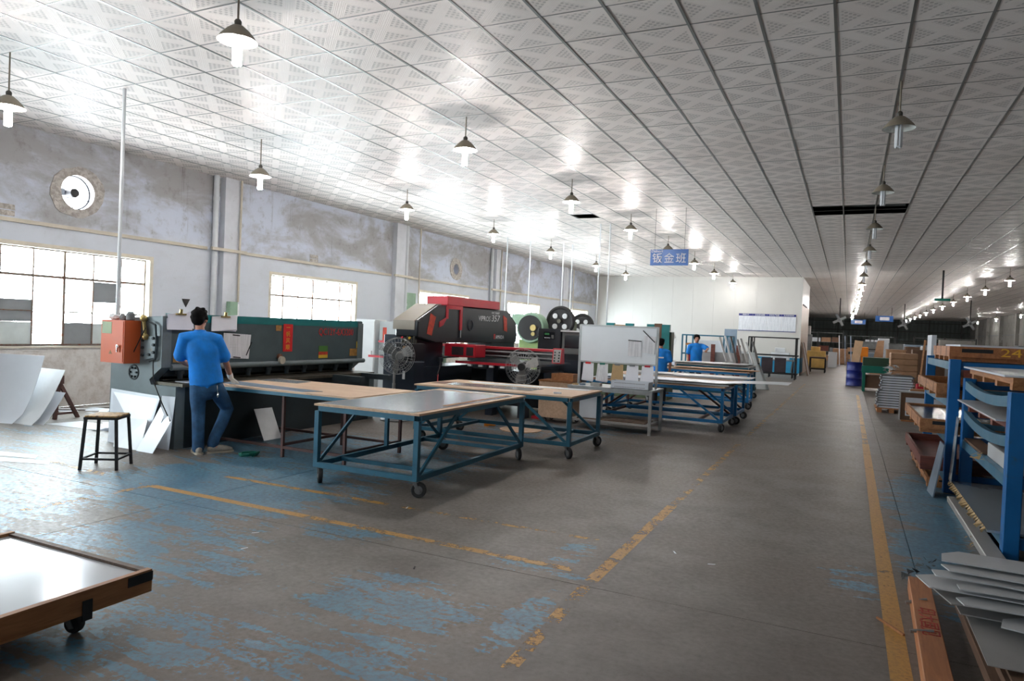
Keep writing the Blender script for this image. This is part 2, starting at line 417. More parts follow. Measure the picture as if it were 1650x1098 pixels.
def text(name, body, size, origin, right, up, m, parent, align='CENTER', depth=.0015, xs=1.0, shear=0.0):
    cu = bpy.data.curves.new(name, 'FONT'); cu.body = body; cu.size = size; cu.align_x = align; cu.align_y = 'CENTER'; cu.extrude = depth; cu.resolution_u = 2; cu.shear = shear
    t = bpy.data.objects.new(name, cu); COL.objects.link(t)
    bpy.context.view_layer.update()
    me = bpy.data.meshes.new_from_object(t.evaluated_get(bpy.context.evaluated_depsgraph_get()))
    bpy.data.objects.remove(t)
    r, u = Vector(right).normalized(), Vector(up).normalized(); n = r.cross(u); o = Vector(origin)-_off(parent)
    me.transform(Matrix(((r.x*xs, u.x, n.x, o.x), (r.y*xs, u.y, n.y, o.y), (r.z*xs, u.z, n.z, o.z), (0, 0, 0, 1))))
    me.materials.clear(); me.materials.append(MATS[m])
    ob = bpy.data.objects.new(name, me); COL.objects.link(ob); ob.parent = parent; return ob
def remeshed(name, g, m, parent, voxel=.014, smooth=4, local=True):
    """one continuous skin over the joined lofts"""
    off = (0, 0, 0) if local else _off(parent)
    o = bpy.data.objects.new(name, g.mesh(name, off)); COL.objects.link(o)
    a = o.modifiers.new('r', 'REMESH'); a.mode = 'VOXEL'; a.voxel_size = voxel; a.use_smooth_shade = True
    b = o.modifiers.new('s', 'SMOOTH'); b.factor = .5; b.iterations = smooth
    bpy.context.view_layer.update()
    me = bpy.data.meshes.new_from_object(o.evaluated_get(bpy.context.evaluated_depsgraph_get())); bpy.data.objects.remove(o)
    me.materials.clear(); me.materials.append(MATS[m])
    ob = bpy.data.objects.new(name, me); COL.objects.link(ob); ob.parent = parent; return ob
ORD = ['nearest', 'second', 'third', 'fourth', 'fifth', 'sixth', 'seventh', 'eighth', 'ninth', 'tenth', 'eleventh', 'twelfth', 'thirteenth', 'fourteenth', 'fifteenth', 'sixteenth', 'seventeenth', 'eighteenth']

# ------------------------------------------------------------------ floor: concrete slabs with sawn joints
floor = struct(G().box(XL-.3, XR+.3, YN-.3, YF+.3, -.3, -.06).build('floor', 'slab_base'))
fx = [XL, -5.08, .5, 6.2, XR]; fy = [YN, -1.5, 4.2, 10.0, 16.0, 22.0, 30.0, 40.0, 55.0, 72.0, YF]
for i in range(len(fx)-1):
    for j in range(len(fy)-1):
        e = .0028
        G().box(fx[i]+e, fx[i+1]-e, fy[j]+e, fy[j+1]-e, -.06, 0).build('slab', 'floor_concrete', floor)
def fline(x0, y0, x1, y1, w, m):
    p, q = Vector((x0, y0, 0)), Vector((x1, y1, 0)); d = (q-p).normalized(); n = Vector((-d.y, d.x, 0))*(w/2)
    G().add([p-n+Vector((0, 0, .0012)), p+n+Vector((0, 0, .0012)), q+n+Vector((0, 0, .0012)), q-n+Vector((0, 0, .0012))], [(0, 1, 2, 3)]).build('painted_line', m, floor)
fline(-5.75, 4.47, -3.9, 4.46, .085, 'line_good'); fline(-3.9, 4.46, -1.6, 4.44, .08, 'line_worn')
fline(-5.55, 5.14, -3.6, 5.15, .07, 'line_worn'); fline(-3.6, 5.15, -1.66, 5.17, .06, 'line_faint')
fline(-5.78, 4.45, -5.85, 2.6, .08, 'line_faint'); fline(-7.6, 4.62, -5.75, 4.47, .07, 'line_faint')
fline(-1.37, 2.9, -1.42, 4.2, .08, 'line_faint'); fline(-1.42, 4.3, -1.42, 6.6, .09, 'line_worn'); fline(-1.42, 6.6, -1.42, 9.6, .075, 'line_faint'); fline(-1.42, 9.6, -1.42, 11.0, .07, 'line_faint'); fline(-1.42, 12, -1.38, 28, .07, 'line_faint')
fline(.30, 2.6, .30, 7.5, .10, 'line_good'); fline(.30, 7.5, .31, 12.5, .095, 'line_good'); fline(.31, 12.5, .31, 24, .08, 'line_worn')

# ------------------------------------------------------------------ ceiling: tiles on a metal grid
ceil = sroot('ceiling')
G().box(XL-.3, XR+.3, YN-.3, YF+.3, 4.95, 5.1).build('roof_slab', 'roof_dark', ceil)
cells = []
nx0 = math.floor((XL-GX)/TS); nx1 = math.ceil((XR-GX)/TS); ny0 = math.floor((YN-GY)/TS); ny1 = math.ceil((YF-GY)/TS)
def in_block(x, y): return x < -1.95 and 34.0 < y < 40.0
for i in range(nx0, nx1):
    for j in range(ny0, ny1):
        cx, cy = GX+TS*(i+.5), GY+TS*(j+.5)
        if -.83 < cx < .97 and 16.3 < cy < 17.3: continue            # missing tiles: open gap over the aisle
        if -6.3 < cx < -5.6 and 16.2 < cy < 16.8: continue           # one missing tile over the machines
        if in_block(cx, cy): continue
        a = 0
        x, y, z = proj((cx, cy, ZC)); q = (Vector((cx, cy, ZC))-EYE).dot(_f)
        if q > .5 and -60 < x < 1710 and -60 < y < 1098: a = 1/(q*q*q)
        cells.append((a, cx, cy))
cells.sort(key=lambda c: -c[0])
tile_me = G().box(-TS/2+.004, TS/2-.004, -TS/2+.003, TS/2-.003, 0, .009).mesh('tile', bevel=.002); tile_me.materials.append(MATS['ceiling_tile'])
for a, cx, cy in cells[:300]:
    inst(tile_me, 'tile', ceil, (cx, cy, ZC+random.uniform(-.0015, .0015)))
g = G()
for a, cx, cy in cells[300:]: g.box(cx-.296, cx+.296, cy-.297, cy+.297, ZC, ZC+.009)
o = g.build('tile_field', 'ceiling_tile', ceil); o['kind'] = 'stuff'
for i in range(nx0+1, nx1):
    x = GX+TS*i
    segs = [(YN, YF)] if x > -1.95 else [(YN, 34.0), (40.0, YF)]
    for a, b in segs:
        G().box(x-.013, x+.013, a, b, ZC-.004, ZC+.0).box(x-.002, x+.002, a, b, ZC, ZC+.03).build('main_rail', 'grid_metal', ceil)
tee = None
for j in range(ny0+1, ny1):
    y = GY+TS*j
    if y > 46: continue
    if tee is None: tee = G().box(XL, XR, -.006, .006, ZC-.0025, ZC+.0005).mesh('cross_rail'); tee.materials.append(MATS['grid_metal'])
    if 34 < y < 40: G().box(-1.95, XR, y-.006, y+.006, ZC-.0025, ZC+.0005).build('cross_rail', 'grid_metal', ceil)
    else: inst(tee, 'cross_rail', ceil, (0, y, 0))
g = G()
for j in range(ny0+1, ny1):
    y = GY+TS*j
    if y > 46: g.box(XL, XR, y-.006, y+.006, ZC-.0025, ZC+.0005)
o = g.build('far_cross_rails', 'grid_metal', ceil); o['kind'] = 'stuff'
for y in (16.5, 17.1): G().bar((-.83, y+.2, 4.62), (.97, y+.25, 4.6), .04).build('ceiling_hanger', 'grid_metal', ceil)

# ------------------------------------------------------------------ walls
T = .25
def ring_cell(g, cy, cz, hy, hz, r, x0, x1, n=32):
    """wall block with a round hole"""
    for i in range(n):
        t0, t1 = 2*PI*i/n, 2*PI*(i+1)/n
        def sq(t):
            c, s_ = math.cos(t), math.sin(t); m_ = max(abs(c)/hy, abs(s_)/hz); return (cy+c/m_, cz+s_/m_)
        a, b = (cy+r*math.cos(t0), cz+r*math.sin(t0)), (cy+r*math.cos(t1), cz+r*math.sin(t1)); c, d = sq(t1), sq(t0)
        g.prism([a, b, c, d], 'x', x0, x1)
g = G()
ycuts = [YN]; holes = [(7.44, 3.54, .28), (19.9, 3.43, .17)]
def zcol(y0, y1, win):
    hs = [h for h in holes if y0 <= h[0] <= y1]
    zs = [(0, WZ0), (WZ1, ZC+.55)] if win else [(0, ZC+.55)]
    for a, b in zs:
        if hs and b > 3.9:
            cy, cz, r = hs[0]; h = .45
            g.box(XL-T, XL, y0, y1, a, cz-h); g.box(XL-T, XL, y0, y1, cz+h, b); g.box(XL-T, XL, y0, cy-h, cz-h, cz+h); g.box(XL-T, XL, cy+h, y1, cz-h, cz+h)
            ring_cell(g, cy, cz, h, h, r, XL-T, XL)
        else: g.box(XL-T, XL, y0, y1, a, b)
yy = YN
for y0, y1 in WINS: zcol(yy, y0, False); zcol(y0, y1, True); yy = y1
zcol(yy, YF, False)
wl = struct(g.build('wall_left', 'wall_plaster'))
# dark plug behind the small hole
G().box(XL-T-.02, XL-T, 19.6, 20.2, 3.1, 3.75).build('hole_backing', 'black_iron', wl)
def collar(cy, cz, r0, r1, seed):
    rnd = random.Random(seed); g = G(); n = 28; o_, i_ = [], []
    for k in range(n):
        t = 2*PI*k/n; rr = r1*(1+.08*math.sin(t*2+seed)+rnd.uniform(-.03, .03)); o_.append((cy+rr*math.cos(t)*.95, cz+rr*math.sin(t))); i_.append((cy+r0*math.cos(t), cz+r0*math.sin(t)))
    for k in range(n): j = (k+1) % n; g.prism([i_[k], i_[j], o_[j], o_[k]], 'x', XL, XL+.012)
    g.build('cement_collar', 'cement_patch', wl)
collar(7.44, 3.54, .28, .45, 1); collar(19.9, 3.43, .17, .38, 2)
for (cy, cz) in ((13.17, 3.06), (6.33, 3.08)):
    v = G()
    for k in range(2): v.box(XL, XL+.008, cy-.14, cy+.14, cz-.09+k*.095, cz-.01+k*.095)
    v.build('vent_brick', 'cement_patch', wl)
for yp in (-2.0, 4.4, 10.58, 16.58, 22.75, 29.3):
    G().box(XL, XL+.14, yp-.22, yp+.22, 0, ZC).build('pilaster', 'white_paint', wl)
for i, yp in enumerate((10.19, 16.95, 22.30, 29.7)):
    r = .055
    q = G().cyl((XL+.07, yp, 0), (XL+.07, yp, ZC), r, n=14)
    for z in (.9, 2.1, 3.9): q.cyl((XL+.07, yp, z), (XL+.07, yp, z+.08), r*1.18, n=14)
    q.build('drain_pipe', 'pvc_white', wl, smooth=True)
    G().cyl((XL+.17, yp+.55, 1.9), (XL+.17, yp+.55, ZC), .022, n=8).build('cable_pipe', 'cream_plastic', wl, smooth=True)
segs = [(YN, 10.05), (10.9, 16.3), (17.1, 22.15), (23.05, 29.0), (29.9, 34)]
for a, b in segs: G().box(XL, XL+.035, a, b, 2.905, 2.965).build('cable_trunking', 'cream_plastic', wl)
for yp in (10.47, 16.7, 22.6, 29.45): G().box(XL+.13, XL+.19, yp-.43, yp+.45, 2.905, 2.965).build('cable_trunking', 'cream_plastic', wl)

# extractor fan motor hung in the round opening
fr = thing('extractor_fan', 'small dark motor on a bar inside the round opening of the left wall', 'fan', (XL-.12, 7.44, 3.54))
G().cyl((XL-.2, 7.42, 3.53), (XL-.04, 7.42, 3.53), .075, n=14).build('motor', 'black_iron', fr, smooth=True)
G().cyl((XL-.24, 7.32, 3.54), (XL-.2, 7.32, 3.54), .06, n=14).build('hub', 'grey_board', fr, smooth=True)
G().bar((XL-.1, 7.18, 3.44), (XL-.1, 7.71, 3.44), .02, .012).build('support_bar', 'black_iron', fr)
G().bar((XL-.1, 7.42, 3.28), (XL-.1, 7.42, 3.5), .014, .012).build('bracket', 'black_iron', fr)
G().torus((XL-.12, 7.44, 3.54), .275, .012, 'x', 28, 6).build('ring', 'black_iron', fr, smooth=True)

# windows: steel casements, security wires, panes
def window(n, y0, y1, ncol, seed, near):
    w = sroot('window_%d' % n); rnd = random.Random(seed); xg = XL-.13; cw = (y1-y0)/ncol
    q = G()
    for yv in (y0+.015, y1-.015): q.box(xg-.02, xg+.02, yv-.015, yv+.015, WZ0, WZ1)
    q.box(xg-.02, xg+.02, y0, y1, WZ0, WZ0+.03); q.box(xg-.02, xg+.02, y0, y1, WZ1-.03, WZ1); q.box(xg-.02, xg+.02, y0, y1, WZT-.02, WZT+.02)
    q.build('frame', 'window_steel', w)
    for c in range(1, ncol):
        t = .034 if c % 2 else .022
        if c == ncol//2: t = .038
        G().box(xg-.018, xg+.018, y0+c*cw-t/2, y0+c*cw+t/2, WZ0, WZ1).build('mullion', 'window_steel', w)
    G().box(XL-T, XL+.03, y0-.02, y1+.02, WZ0-.03, WZ0).build('sill', 'sill_cream', w)
    G().box(XL-T, XL+.006, y1-.01, y1+.06, WZ0, WZ1+.06).box(XL-T, XL+.006, y0-.06, y1-.01, WZ1-.01, WZ1+.06).box(XL-T, XL+.006, y0-.06, y0+.01, WZ0, WZ1-.01).build('reveal', 'sill_cream', w)
    for c in range(ncol):
        a, b = y0+c*cw+.012, y0+(c+1)*cw-.012
        G().box(xg-.003, xg+.003, a, b, WZT+.02, WZ1-.03).build('pane', 'window_glass', w)
        for r in range(3):
            z0 = WZ0+.03+r*(WZT-.02-WZ0-.03)/3; z1 = z0+(WZT-.02-WZ0-.03)/3-.008
            m = 'window_glass'
            if near:
                m = {(1, 1): 'grey_board', (1, 0): 'frosted', (4, 2): 'grey_board', (4, 0): 'frosted', (3, 0): 'grey_board'}.get((c, r), 'window_glass')
            G().box(xg-.003, xg+.003, a, b, z0, z1).build('pane', m, w)
        if c % 2: G().box(xg-.012, xg+.012, a-.012, b+.012, (WZ0+WZT)/2-.009, (WZ0+WZT)/2+.009).build('transom', 'window_steel', w)
    for k, z in enumerate((1.2, 1.37, 1.54, 1.71, 1.88, 2.04, 2.27, 2.42)):
        pts = []; am = .016 if k % 2 else .003; ph = rnd.uniform(0, 6)
        nn = int((y1-y0)/.1)
        for i in range(nn+1): y = y0+(y1-y0)*i/nn; pts.append((xg-.05, y, z+am*math.sin(y*11+ph)))
        G().tube(pts, .008, 4).build('security_wire', 'wire', w)
for n, (y0, y1) in enumerate(WINS): window(n+1, y0, y1, 6, n, n == 2)

# white partition block at the end of the bay
wp = sroot('wall_partition')
px0, px1, py0, py1 = XL, -1.95, 34.0, 40.0
G().box(px0, px1-.02, py0+.02, py1-.02, 0, ZC+.3).build('core', 'panel_white', wp)
npn = 10; pw = (px1-px0)/npn
for i in range(npn):
    for a, b in ((.0, 1.935), (1.943, ZC+.02)):
        G().box(px0+i*pw+.002, px0+(i+1)*pw-.002, py0, py0+.02, a, b).build('panel', 'panel_white', wp)
G().box(-5.2, px1, py0-.006, py0, .10, .78).build('blue_skirt', 'skirt_blue', wp)
for i in range(5):
    a = py0+1.2*i
    for z0, z1 in ((0, 1.935), (1.943, 3.2), (3.21, ZC+.02)):
        G().box(px1-.02, px1, a+.002, a+1.198, z0, z1).build('panel', 'panel_beige' if z1 < 3.3 else 'panel_white', wp)
G().box(px1, px1+.006, py0, 36.3, .10, .78).build('blue_skirt', 'skirt_blue', wp)
G().box(px1, px1+.03, 34.6, 37.5, 3.18, 3.24).build('track', 'black_iron', wp)
# far end: dark corrugated sheet on posts and purlins
wf = sroot('wall_far')
g = G(); nxr = 236
prof = [(XL+(XR-XL)*i/nxr, YF+(.03 if (i//2) % 2 else 0)) for i in range(nxr+1)]
prof = prof+[(XR, YF+.2), (XL, YF+.2)]
for i in range(nxr): g.add([(prof[i][0], prof[i][1], 0), (prof[i+1][0], prof[i+1][1], 0), (prof[i+1][0], prof[i+1][1], ZC+.5), (prof[i][0], prof[i][1], ZC+.5)], [(0, 1, 2, 3)])
g.build('corrugated_sheet', 'corrugated', wf)
for i in range(8): G().box(XL+1+i*3.1, XL+1.15+i*3.1, YF-.25, YF-.05, 0, ZC).build('post', 'far_steel', wf)
for z in (1.9, 3.0, 4.0): G().box(XL, XR, YF-.12, YF-.04, z, z+.1).build('purlin', 'far_steel', wf)
for x in (2.2, 4.6): G().box(x, x+1.5, YF-.02, YF-.01, 1.95, 2.2).build('skylight_strip', 'window_glass', wf)
wr = struct(G().box(XR, XR+.3, YN, YF, 0, ZC+.5).build('wall_right', 'wall_grey'))
for i in range(14): G().box(XR-.25, XR, 2+i*6.5, 2.45+i*6.5, 0, ZC).build('pilaster', 'wall_grey', wr)
G().box(XR-.06, XR, 0, YF, 2.7, 2.78).build('cable_trunking', 'clutter_grey', wr)
struct(G().box(XL-.3, XR+.3, YN-.3, YN, 0, ZC+.5).build('wall_back', 'wall_plaster'))

# ------------------------------------------------------------------ pendant lamps
def lamp_parts():
    d = {}
    d['rod'] = lambda L: G().cyl((0, 0, .17), (0, 0, L), .009, n=8)
    g = G().lathe([(.028, .125), (.03, .16), (.02, .175), (.009, .18)], n=16); d['cap'] = g.mesh('cap', smooth=True)
    g = G().lathe([(.03, .125), (.05, .118), (.09, .085), (.14, .03), (.158, 0), (.163, -.006)], n=28); d['shade'] = g.mesh('shade', smooth=True)
    g = G().lathe([(.028, .12), (.05, .112), (.088, .079), (.137, .025), (.159, -.005)], n=28); d['inner'] = g.mesh('reflector', smooth=True)
    g = G().cyl((0, 0, .03), (0, 0, .12), .026, n=14); d['base'] = g.mesh('lamp_base', smooth=True)
    g = G()
    for k in range(6):
        t = 2*PI*k/6; x, y = .027*math.cos(t), .027*math.sin(t); g.cyl((x, y, -.2), (x, y, .03), .011, n=8)
    for k in range(3):
        t0, t1 = 2*PI*(2*k)/6, 2*PI*(2*k+1)/6
        g.cyl((.027*math.cos(t0), .027*math.sin(t0), -.2), (.027*math.cos(t1), .027*math.sin(t1), -.2), .011, n=8)
    d['tubes'] = g
    for kx, mm in (('cap', 'lamp_cap'), ('shade', 'shade_outer'), ('inner', 'shade_inner'), ('base', 'white_enamel')): d[kx].materials.append(MATS[mm])
    d['lit'] = g.mesh('tubes', smooth=True); d['lit'].materials.append(MATS['lamp_tube_lit'])
    d['off'] = g.mesh('tubes', smooth=True); d['off'].materials.append(MATS['tube_off'])
    return d
LP = lamp_parts(); RODS = {}
def lamp(x, y, z, lit, label, group):
    t = thing('pendant_lamp', label, 'lamp', (x, y, z), 0, group)
    L = round(ZC-z, 3)
    if L not in RODS: RODS[L] = LP['rod'](L).mesh('rod', smooth=True); RODS[L].materials.append(MATS['lamp_rod'])
    inst(RODS[L], 'rod', t); inst(LP['cap'], 'cap', t); s = inst(LP['shade'], 'shade', t); inst(LP['inner'], 'reflector', s)
    b = inst(LP['base'], 'bulb_base', t); inst(LP['lit' if lit else 'off'], 'tubes', b); return t
for k, (y, z) in enumerate(((4.62, 3.8), (8.3, 3.82), (12.36, 3.98), (16.35, 4.02), (20.25, 4.0), (24.6, 4.0), (28.4, 4.0))):
    lamp(-8.45, y, z, True, '%s glowing pendant lamp in the row beside the stained left wall' % ORD[k], 'pendant lamps by the left wall')
for k, (y, z) in enumerate(((4.36, 3.92), (8.26, 3.96), (12.27, 3.98), (16.2, 4.02), (20.0, 4.0), (23.8, 4.0), (27.6, 4.0), (32.4, 4.0))):
    lamp(-4.75, y, z, True, '%s glowing pendant lamp in the row through the blue hanging sign' % ORD[k], 'pendant lamps down the middle of the bay')
for k in range(18):
    y = 8.56+3.95*k; lit = k >= 6
    lamp(.38 if y < 60 else .2, y, 3.9 if k == 0 else 3.97, lit, '%s %s pendant lamp in the row over the open aisle' % (ORD[k], 'glowing' if lit else 'unlit'), 'pendant lamps over the aisle')
for k in range(12):
    y = 29.6+4.9*k
    lamp(4.95, y, 3.97, True, '%s glowing pendant lamp in the row right of the aisle' % ORD[k], 'pendant lamps right of the aisle')
for k in range(3):
    y = 59+9*k
    lamp(10.6, y, 3.97, True, '%s glowing pendant lamp in the row along the grey right wall' % ORD[k], 'pendant lamps along the right wall')
for k in range(6):
    y = 46+5*k
    lamp(-4.4, y, 3.97, True, '%s glowing pendant lamp beyond the white partition block' % ORD[k], 'pendant lamps beyond the partition')

# ------------------------------------------------------------------ rolling work tables
WHEEL = {}
def caster(parent, x, y, zt, r=.07, turn=0.0, m='wheel_grey', root=None):
    """bracket + wheel, top plate at zt; local coordinates of the thing"""
    key = (round(zt, 3), r, m)
    if key not in WHEEL:
        g = G().box(-.035, .035, -.035, .035, zt-.012, zt)
        for s in (-1, 1): g.prism([(-.02, zt-.012), (.02, zt-.012), (.055, r-.015), (.03, r-.02)], 'y', s*.026-.003, s*.026+.003)
        br = g.mesh('caster'); br.materials.append(MATS['wheel_grey'])
        g = G().lathe([(r*.55, -.02), (r*.9, -.022), (r, -.014), (r, .014), (r*.9, .022), (r*.55, .02), (r*.55, -.02)], (.04, 0, r), 20, 'y'); ty = g.mesh('tyre', smooth=True); ty.materials.append(MATS['rubber'])
        g = G().lathe([(.012, -.022), (r*.56, -.016), (r*.56, .016), (.012, .022)], (.04, 0, r), 16, 'y', cap=True); hb = g.mesh('wheel_hub', smooth=True); hb.materials.append(MATS[m])
        WHEEL[key] = (br, ty, hb)
    br, ty, hb = WHEEL[key]
    c = inst(br, 'caster', parent, (x, y, 0), turn); inst(ty, 'tyre', c); inst(hb, 'wheel_hub', c)
def work_table(name, label, x0, x1, y0, y1, zt, frame, top, rz=0.0, wheels=True, brace='y', group='rolling work tables', dark=None, t=.05, board=True, low=.2):
    cx, cy = (x0+x1)/2, (y0+y1)/2; hx, hy = (x1-x0)/2, (y1-y0)/2
    r = thing(name, label, 'table', (cx, cy, 0), rz, group); dk = dark or frame
    zf = zt-.02
    for sx in (-1, 1):
        for sy in (-1, 1):
            G().box(sx*hx-(t if sx > 0 else 0), sx*hx+(t if sx < 0 else 0), sy*hy-(t if sy > 0 else 0), sy*hy+(t if sy < 0 else 0), low-.045, zf-.05).build('leg', frame if sx > 0 or sy < 0 else dk, r, True)
            if wheels: caster(r, sx*(hx-.05), sy*(hy-.05), low-.045, .072, random.uniform(-1.2, 1.2))
            else: G().box(sx*(hx-.03)-.03, sx*(hx-.03)+.03, sy*(hy-.03)-.03, sy*(hy-.03)+.03, 0, low-.045).build('foot', frame, r, True)
    for z0, nm in ((zf-.05, 'top_rail'), (low-.045, 'bottom_rail')):
        for sy in (-1, 1): G().box(-hx+t, hx-t, sy*hy-(.04 if sy > 0 else 0), sy*hy+(.04 if sy < 0 else 0), z0, z0+.05).build(nm, frame, r, True)
        for sx in (-1, 1): G().box(sx*hx-(.04 if sx > 0 else 0), sx*hx+(.04 if sx < 0 else 0), -hy+t, hy-t, z0, z0+.05).build(nm, frame, r, True)
    L = max(hx, hy)
    if hy > hx:
        for k in (-.33, .33): G().box(-hx+.04, hx-.04, k*hy*2-.02, k*hy*2+.02, low-.04, low).build('cross_bar', dk, r, True)
        for sx in (-1, 1):
            for sy in (-1, 1): G().bar((sx*(hx-.02), sy*(hy-.06), low), (sx*(hx-.02), sy*hy*.38, zf-.05), .035, .02, (1, 0, 0)).build('brace', frame, r, True)
            G().box(sx*(hx-.025)-.02, sx*(hx-.025)+.02, -.02, .02, low, zf-.05).build('mid_post', dk, r, True) if sx < 0 else None
    else:
        for k in (-.33, .33): G().box(k*hx*2-.02, k*hx*2+.02, -hy+.04, hy-.04, low-.04, low).build('cross_bar', dk, r, True)
        for sy in (-1, 1):
            for sx in (-1, 1): G().bar((sx*(hx-.06), sy*(hy-.02), low), (sx*hx*.38, sy*(hy-.02), zf-.05), .035, .02, (0, 1, 0)).build('brace', frame if sy < 0 else dk, r, True)
    for k in (-.5, 0, .5):
        if hy > hx: G().box(-hx+.04, hx-.04, k*hy-.015, k*hy+.015, zf-.04, zf).build('bearer', dk, r, True)
        else: G().box(k*hx-.015, k*hx+.015, -hy+.04, hy-.04, zf-.04, zf).build('bearer', dk, r, True)
    if board: G().box(-hx-.005, hx+.005, -hy-.005, hy+.005, zf, zt).build('board', top, r, True)
    return r
ta = work_table('work_table', 'teal rolling table with a shiny steel sheet on its plywood top, nearest the camera', -4.72, -3.52, 5.44, 7.86, .78, 'cart_teal', 'plywood', math.radians(.8))
o = G().plate([(-.57, -1.17, 0), (.52, -1.18, 0), (.55, .93, 0), (-.53, .95, 0)], .003).build('steel_sheet', 'sheet_steel', None); o.location = (-4.12, 6.65, .7815); o.rotation_euler = (0, 0, math.radians(.8))
tag(o, 'large shiny steel sheet lying on the nearest teal rolling table', 'metal sheet')
for (x, y, w, d, a, m, lb) in ((-3.9, 7.72, .5, .1, .1, 'sheet_grey_light', 'narrow pale strip by the far right corner of the nearest teal table'), (-4.35, 7.76, .4, .06, -.05, 'sheet_white', 'narrow white strip by the far left corner of the nearest teal table'), (-3.66, 6.9, .05, 1.5, .01, 'timber', 'thin wooden lath along the right edge of the nearest teal table')):
    o = G().box(-w/2, w/2, -d/2, d/2, 0, .004).build('metal_strip' if m != 'timber' else 'wooden_lath', m); o.location = (x, y, .7805 if m != 'timber' else .785); o.rotation_euler = (0, 0, a); tag(o, lb, 'strip')
tb = work_table('work_table', 'teal rolling table with a brown plywood top and dark sheets, beside the tall fan', -5.36, -3.07, 8.2, 9.42, .78, 'cart_teal', 'plywood_x', math.radians(.6))
for pts, m, lb in (([(-5.0, 8.45), (-3.75, 8.5), (-3.75, 8.95), (-5.1, 8.85)], 'sheet_dark', 'dark metal sheet lying on the brown plywood table'),
                   ([(-4.9, 9.02), (-3.2, 9.2), (-3.2, 9.36), (-5.1, 9.24)], 'sheet_white', 'pale narrow sheet along the back of the brown plywood table'),
                   ([(-5.28, 8.5), (-5.06, 8.5), (-5.12, 8.86), (-5.3, 8.86)], 'beam_rust', 'small rusty sheet at the left end of the brown plywood table')):
    o = G().plate([(x, y, .7805) for x, y in pts], .003).build('metal_sheet', m, None, origin=(pts[0][0], pts[0][1], .7805)); tag(o, lb, 'metal sheet')
o = G().box(-.05, .05, -.025, .025, 0, .02).build('steel_bracket', 'sheet_white'); o.location = (-3.35, 8.45, .7805); o.rotation_euler = (0, 0, .5); tag(o, 'small pale bracket near the right corner of the brown plywood table', 'bracket')

# feed table against the shear
ts = thing('feed_table', 'long plywood-topped feed table butted against the grey cutting machine', 'table', (-5.92, 6.77, 0))
G().box(-7.04, -4.80, 6.16, 7.38, .755, .775).build('board', 'plywood_x', ts)
for y in (6.16, 7.34): G().box(-7.04, -4.80, y, y+.04, .715, .755).build('top_rail', 'cart_teal', ts)
for x in (-7.04, -5.94, -4.84): G().box(x, x+.04, 6.2, 7.34, .715, .755).build('bearer', 'cart_teal', ts)
for y in (6.22, 7.28):
    for x in (-5.84, -4.95): G().box(x-.016, x+.016, y-.016, y+.016, 0, .715).build('leg', 'cart_rust', ts)
    G().box(-6.9, -4.95, y-.014, y+.014, .10, .13).build('low_rail', 'cart_rust', ts)
for x in (-5.84, -4.95): G().box(x-.014, x+.014, 6.22, 7.28, .13, .16).build('low_rail', 'cart_rust', ts)
for pts, m, lb in (([(-7.0, 6.32), (-5.55, 6.2), (-5.45, 6.42), (-7.0, 6.62)], 'sheet_blue_grey', 'long blue-grey metal strip being fed on the plywood feed table'),
                   ([(-7.0, 6.95), (-6.35, 6.98), (-6.4, 7.3), (-7.0, 7.3)], 'sheet_steel', 'bright steel offcut on the feed table close to the blade')):
    o = G().plate([(x, y, .7755) for x, y in pts], .003).build('metal_sheet', m, None, origin=(pts[0][0], pts[0][1], .7755)); tag(o, lb, 'metal sheet')

# ------------------------------------------------------------------ guillotine shear
sh = thing('shearing_machine', 'big slate-grey guillotine shear with a teal top stripe and a red paper banner', 'machine', (-7.7, 7.75, 0))
prof = [(-8.3, 0), (-7.12, 0), (-7.12, .74), (-7.55, .74), (-7.58, .80), (-7.45, .90), (-7.38, .95), (-7.38, 1.57), (-8.28, 1.52)]
for a, b in ((5.80, 5.93), (9.52, 9.65)): G().prism(prof, 'y', a, b).build('end_frame', 'shear_grey', sh)
rp = G().box(-7.50, -7.40, 5.93, 9.52, .97, 1.60).build('ram_panel', 'shear_slate', sh)
G().box(-7.40, -7.396, 5.95, 9.62, 1.505, 1.60).box(-7.5, -7.396, 5.93, 9.62, 1.60, 1.606).build('teal_stripe', 'shear_teal', rp)
G().box(-7.44, -7.395, 9.52, 9.64, .97, 1.6).build('end_cover', 'shear_slate', rp)
G().cyl((-7.375, 5.93, .95), (-7.375, 9.68, .95), .038, n=12).build('guard_rail', 'shear_grey', sh, smooth=True)
G().box(-7.62, -7.5, 5.93, 9.52, .80, 1.0).build('blade_beam', 'shear_dark', sh)
G().box(-7.56, -7.5, 5.93, 9.52, .785, .83).build('blade', 'oily_steel', sh)
for k in range(10):
    y = 6.1+.365*k
    c = G().cyl((-7.42, y, .865), (-7.42, y, .95), .05, n=12).cyl((-7.42, y, .80), (-7.42, y, .865), .032, n=12).build('hold_down', 'shear_dark', sh, smooth=True)
G().box(-7.52, -7.12, 5.93, 9.52, .0, .735).build('bed', 'shear_dark', sh)
G().box(-7.55, -7.08, 5.86, 9.6, .735, .775).build('bed_plate', 'oily_steel', sh)
G().box(-8.2, -7.62, 5.93, 9.52, .35, 1.35).build('rear_beam', 'shear_dark', sh)
for y in (8.6, 9.3): G().box(-7.1, -6.55, y-.05, y+.05, .69, .775).build('support_arm', 'shear_dark', sh)
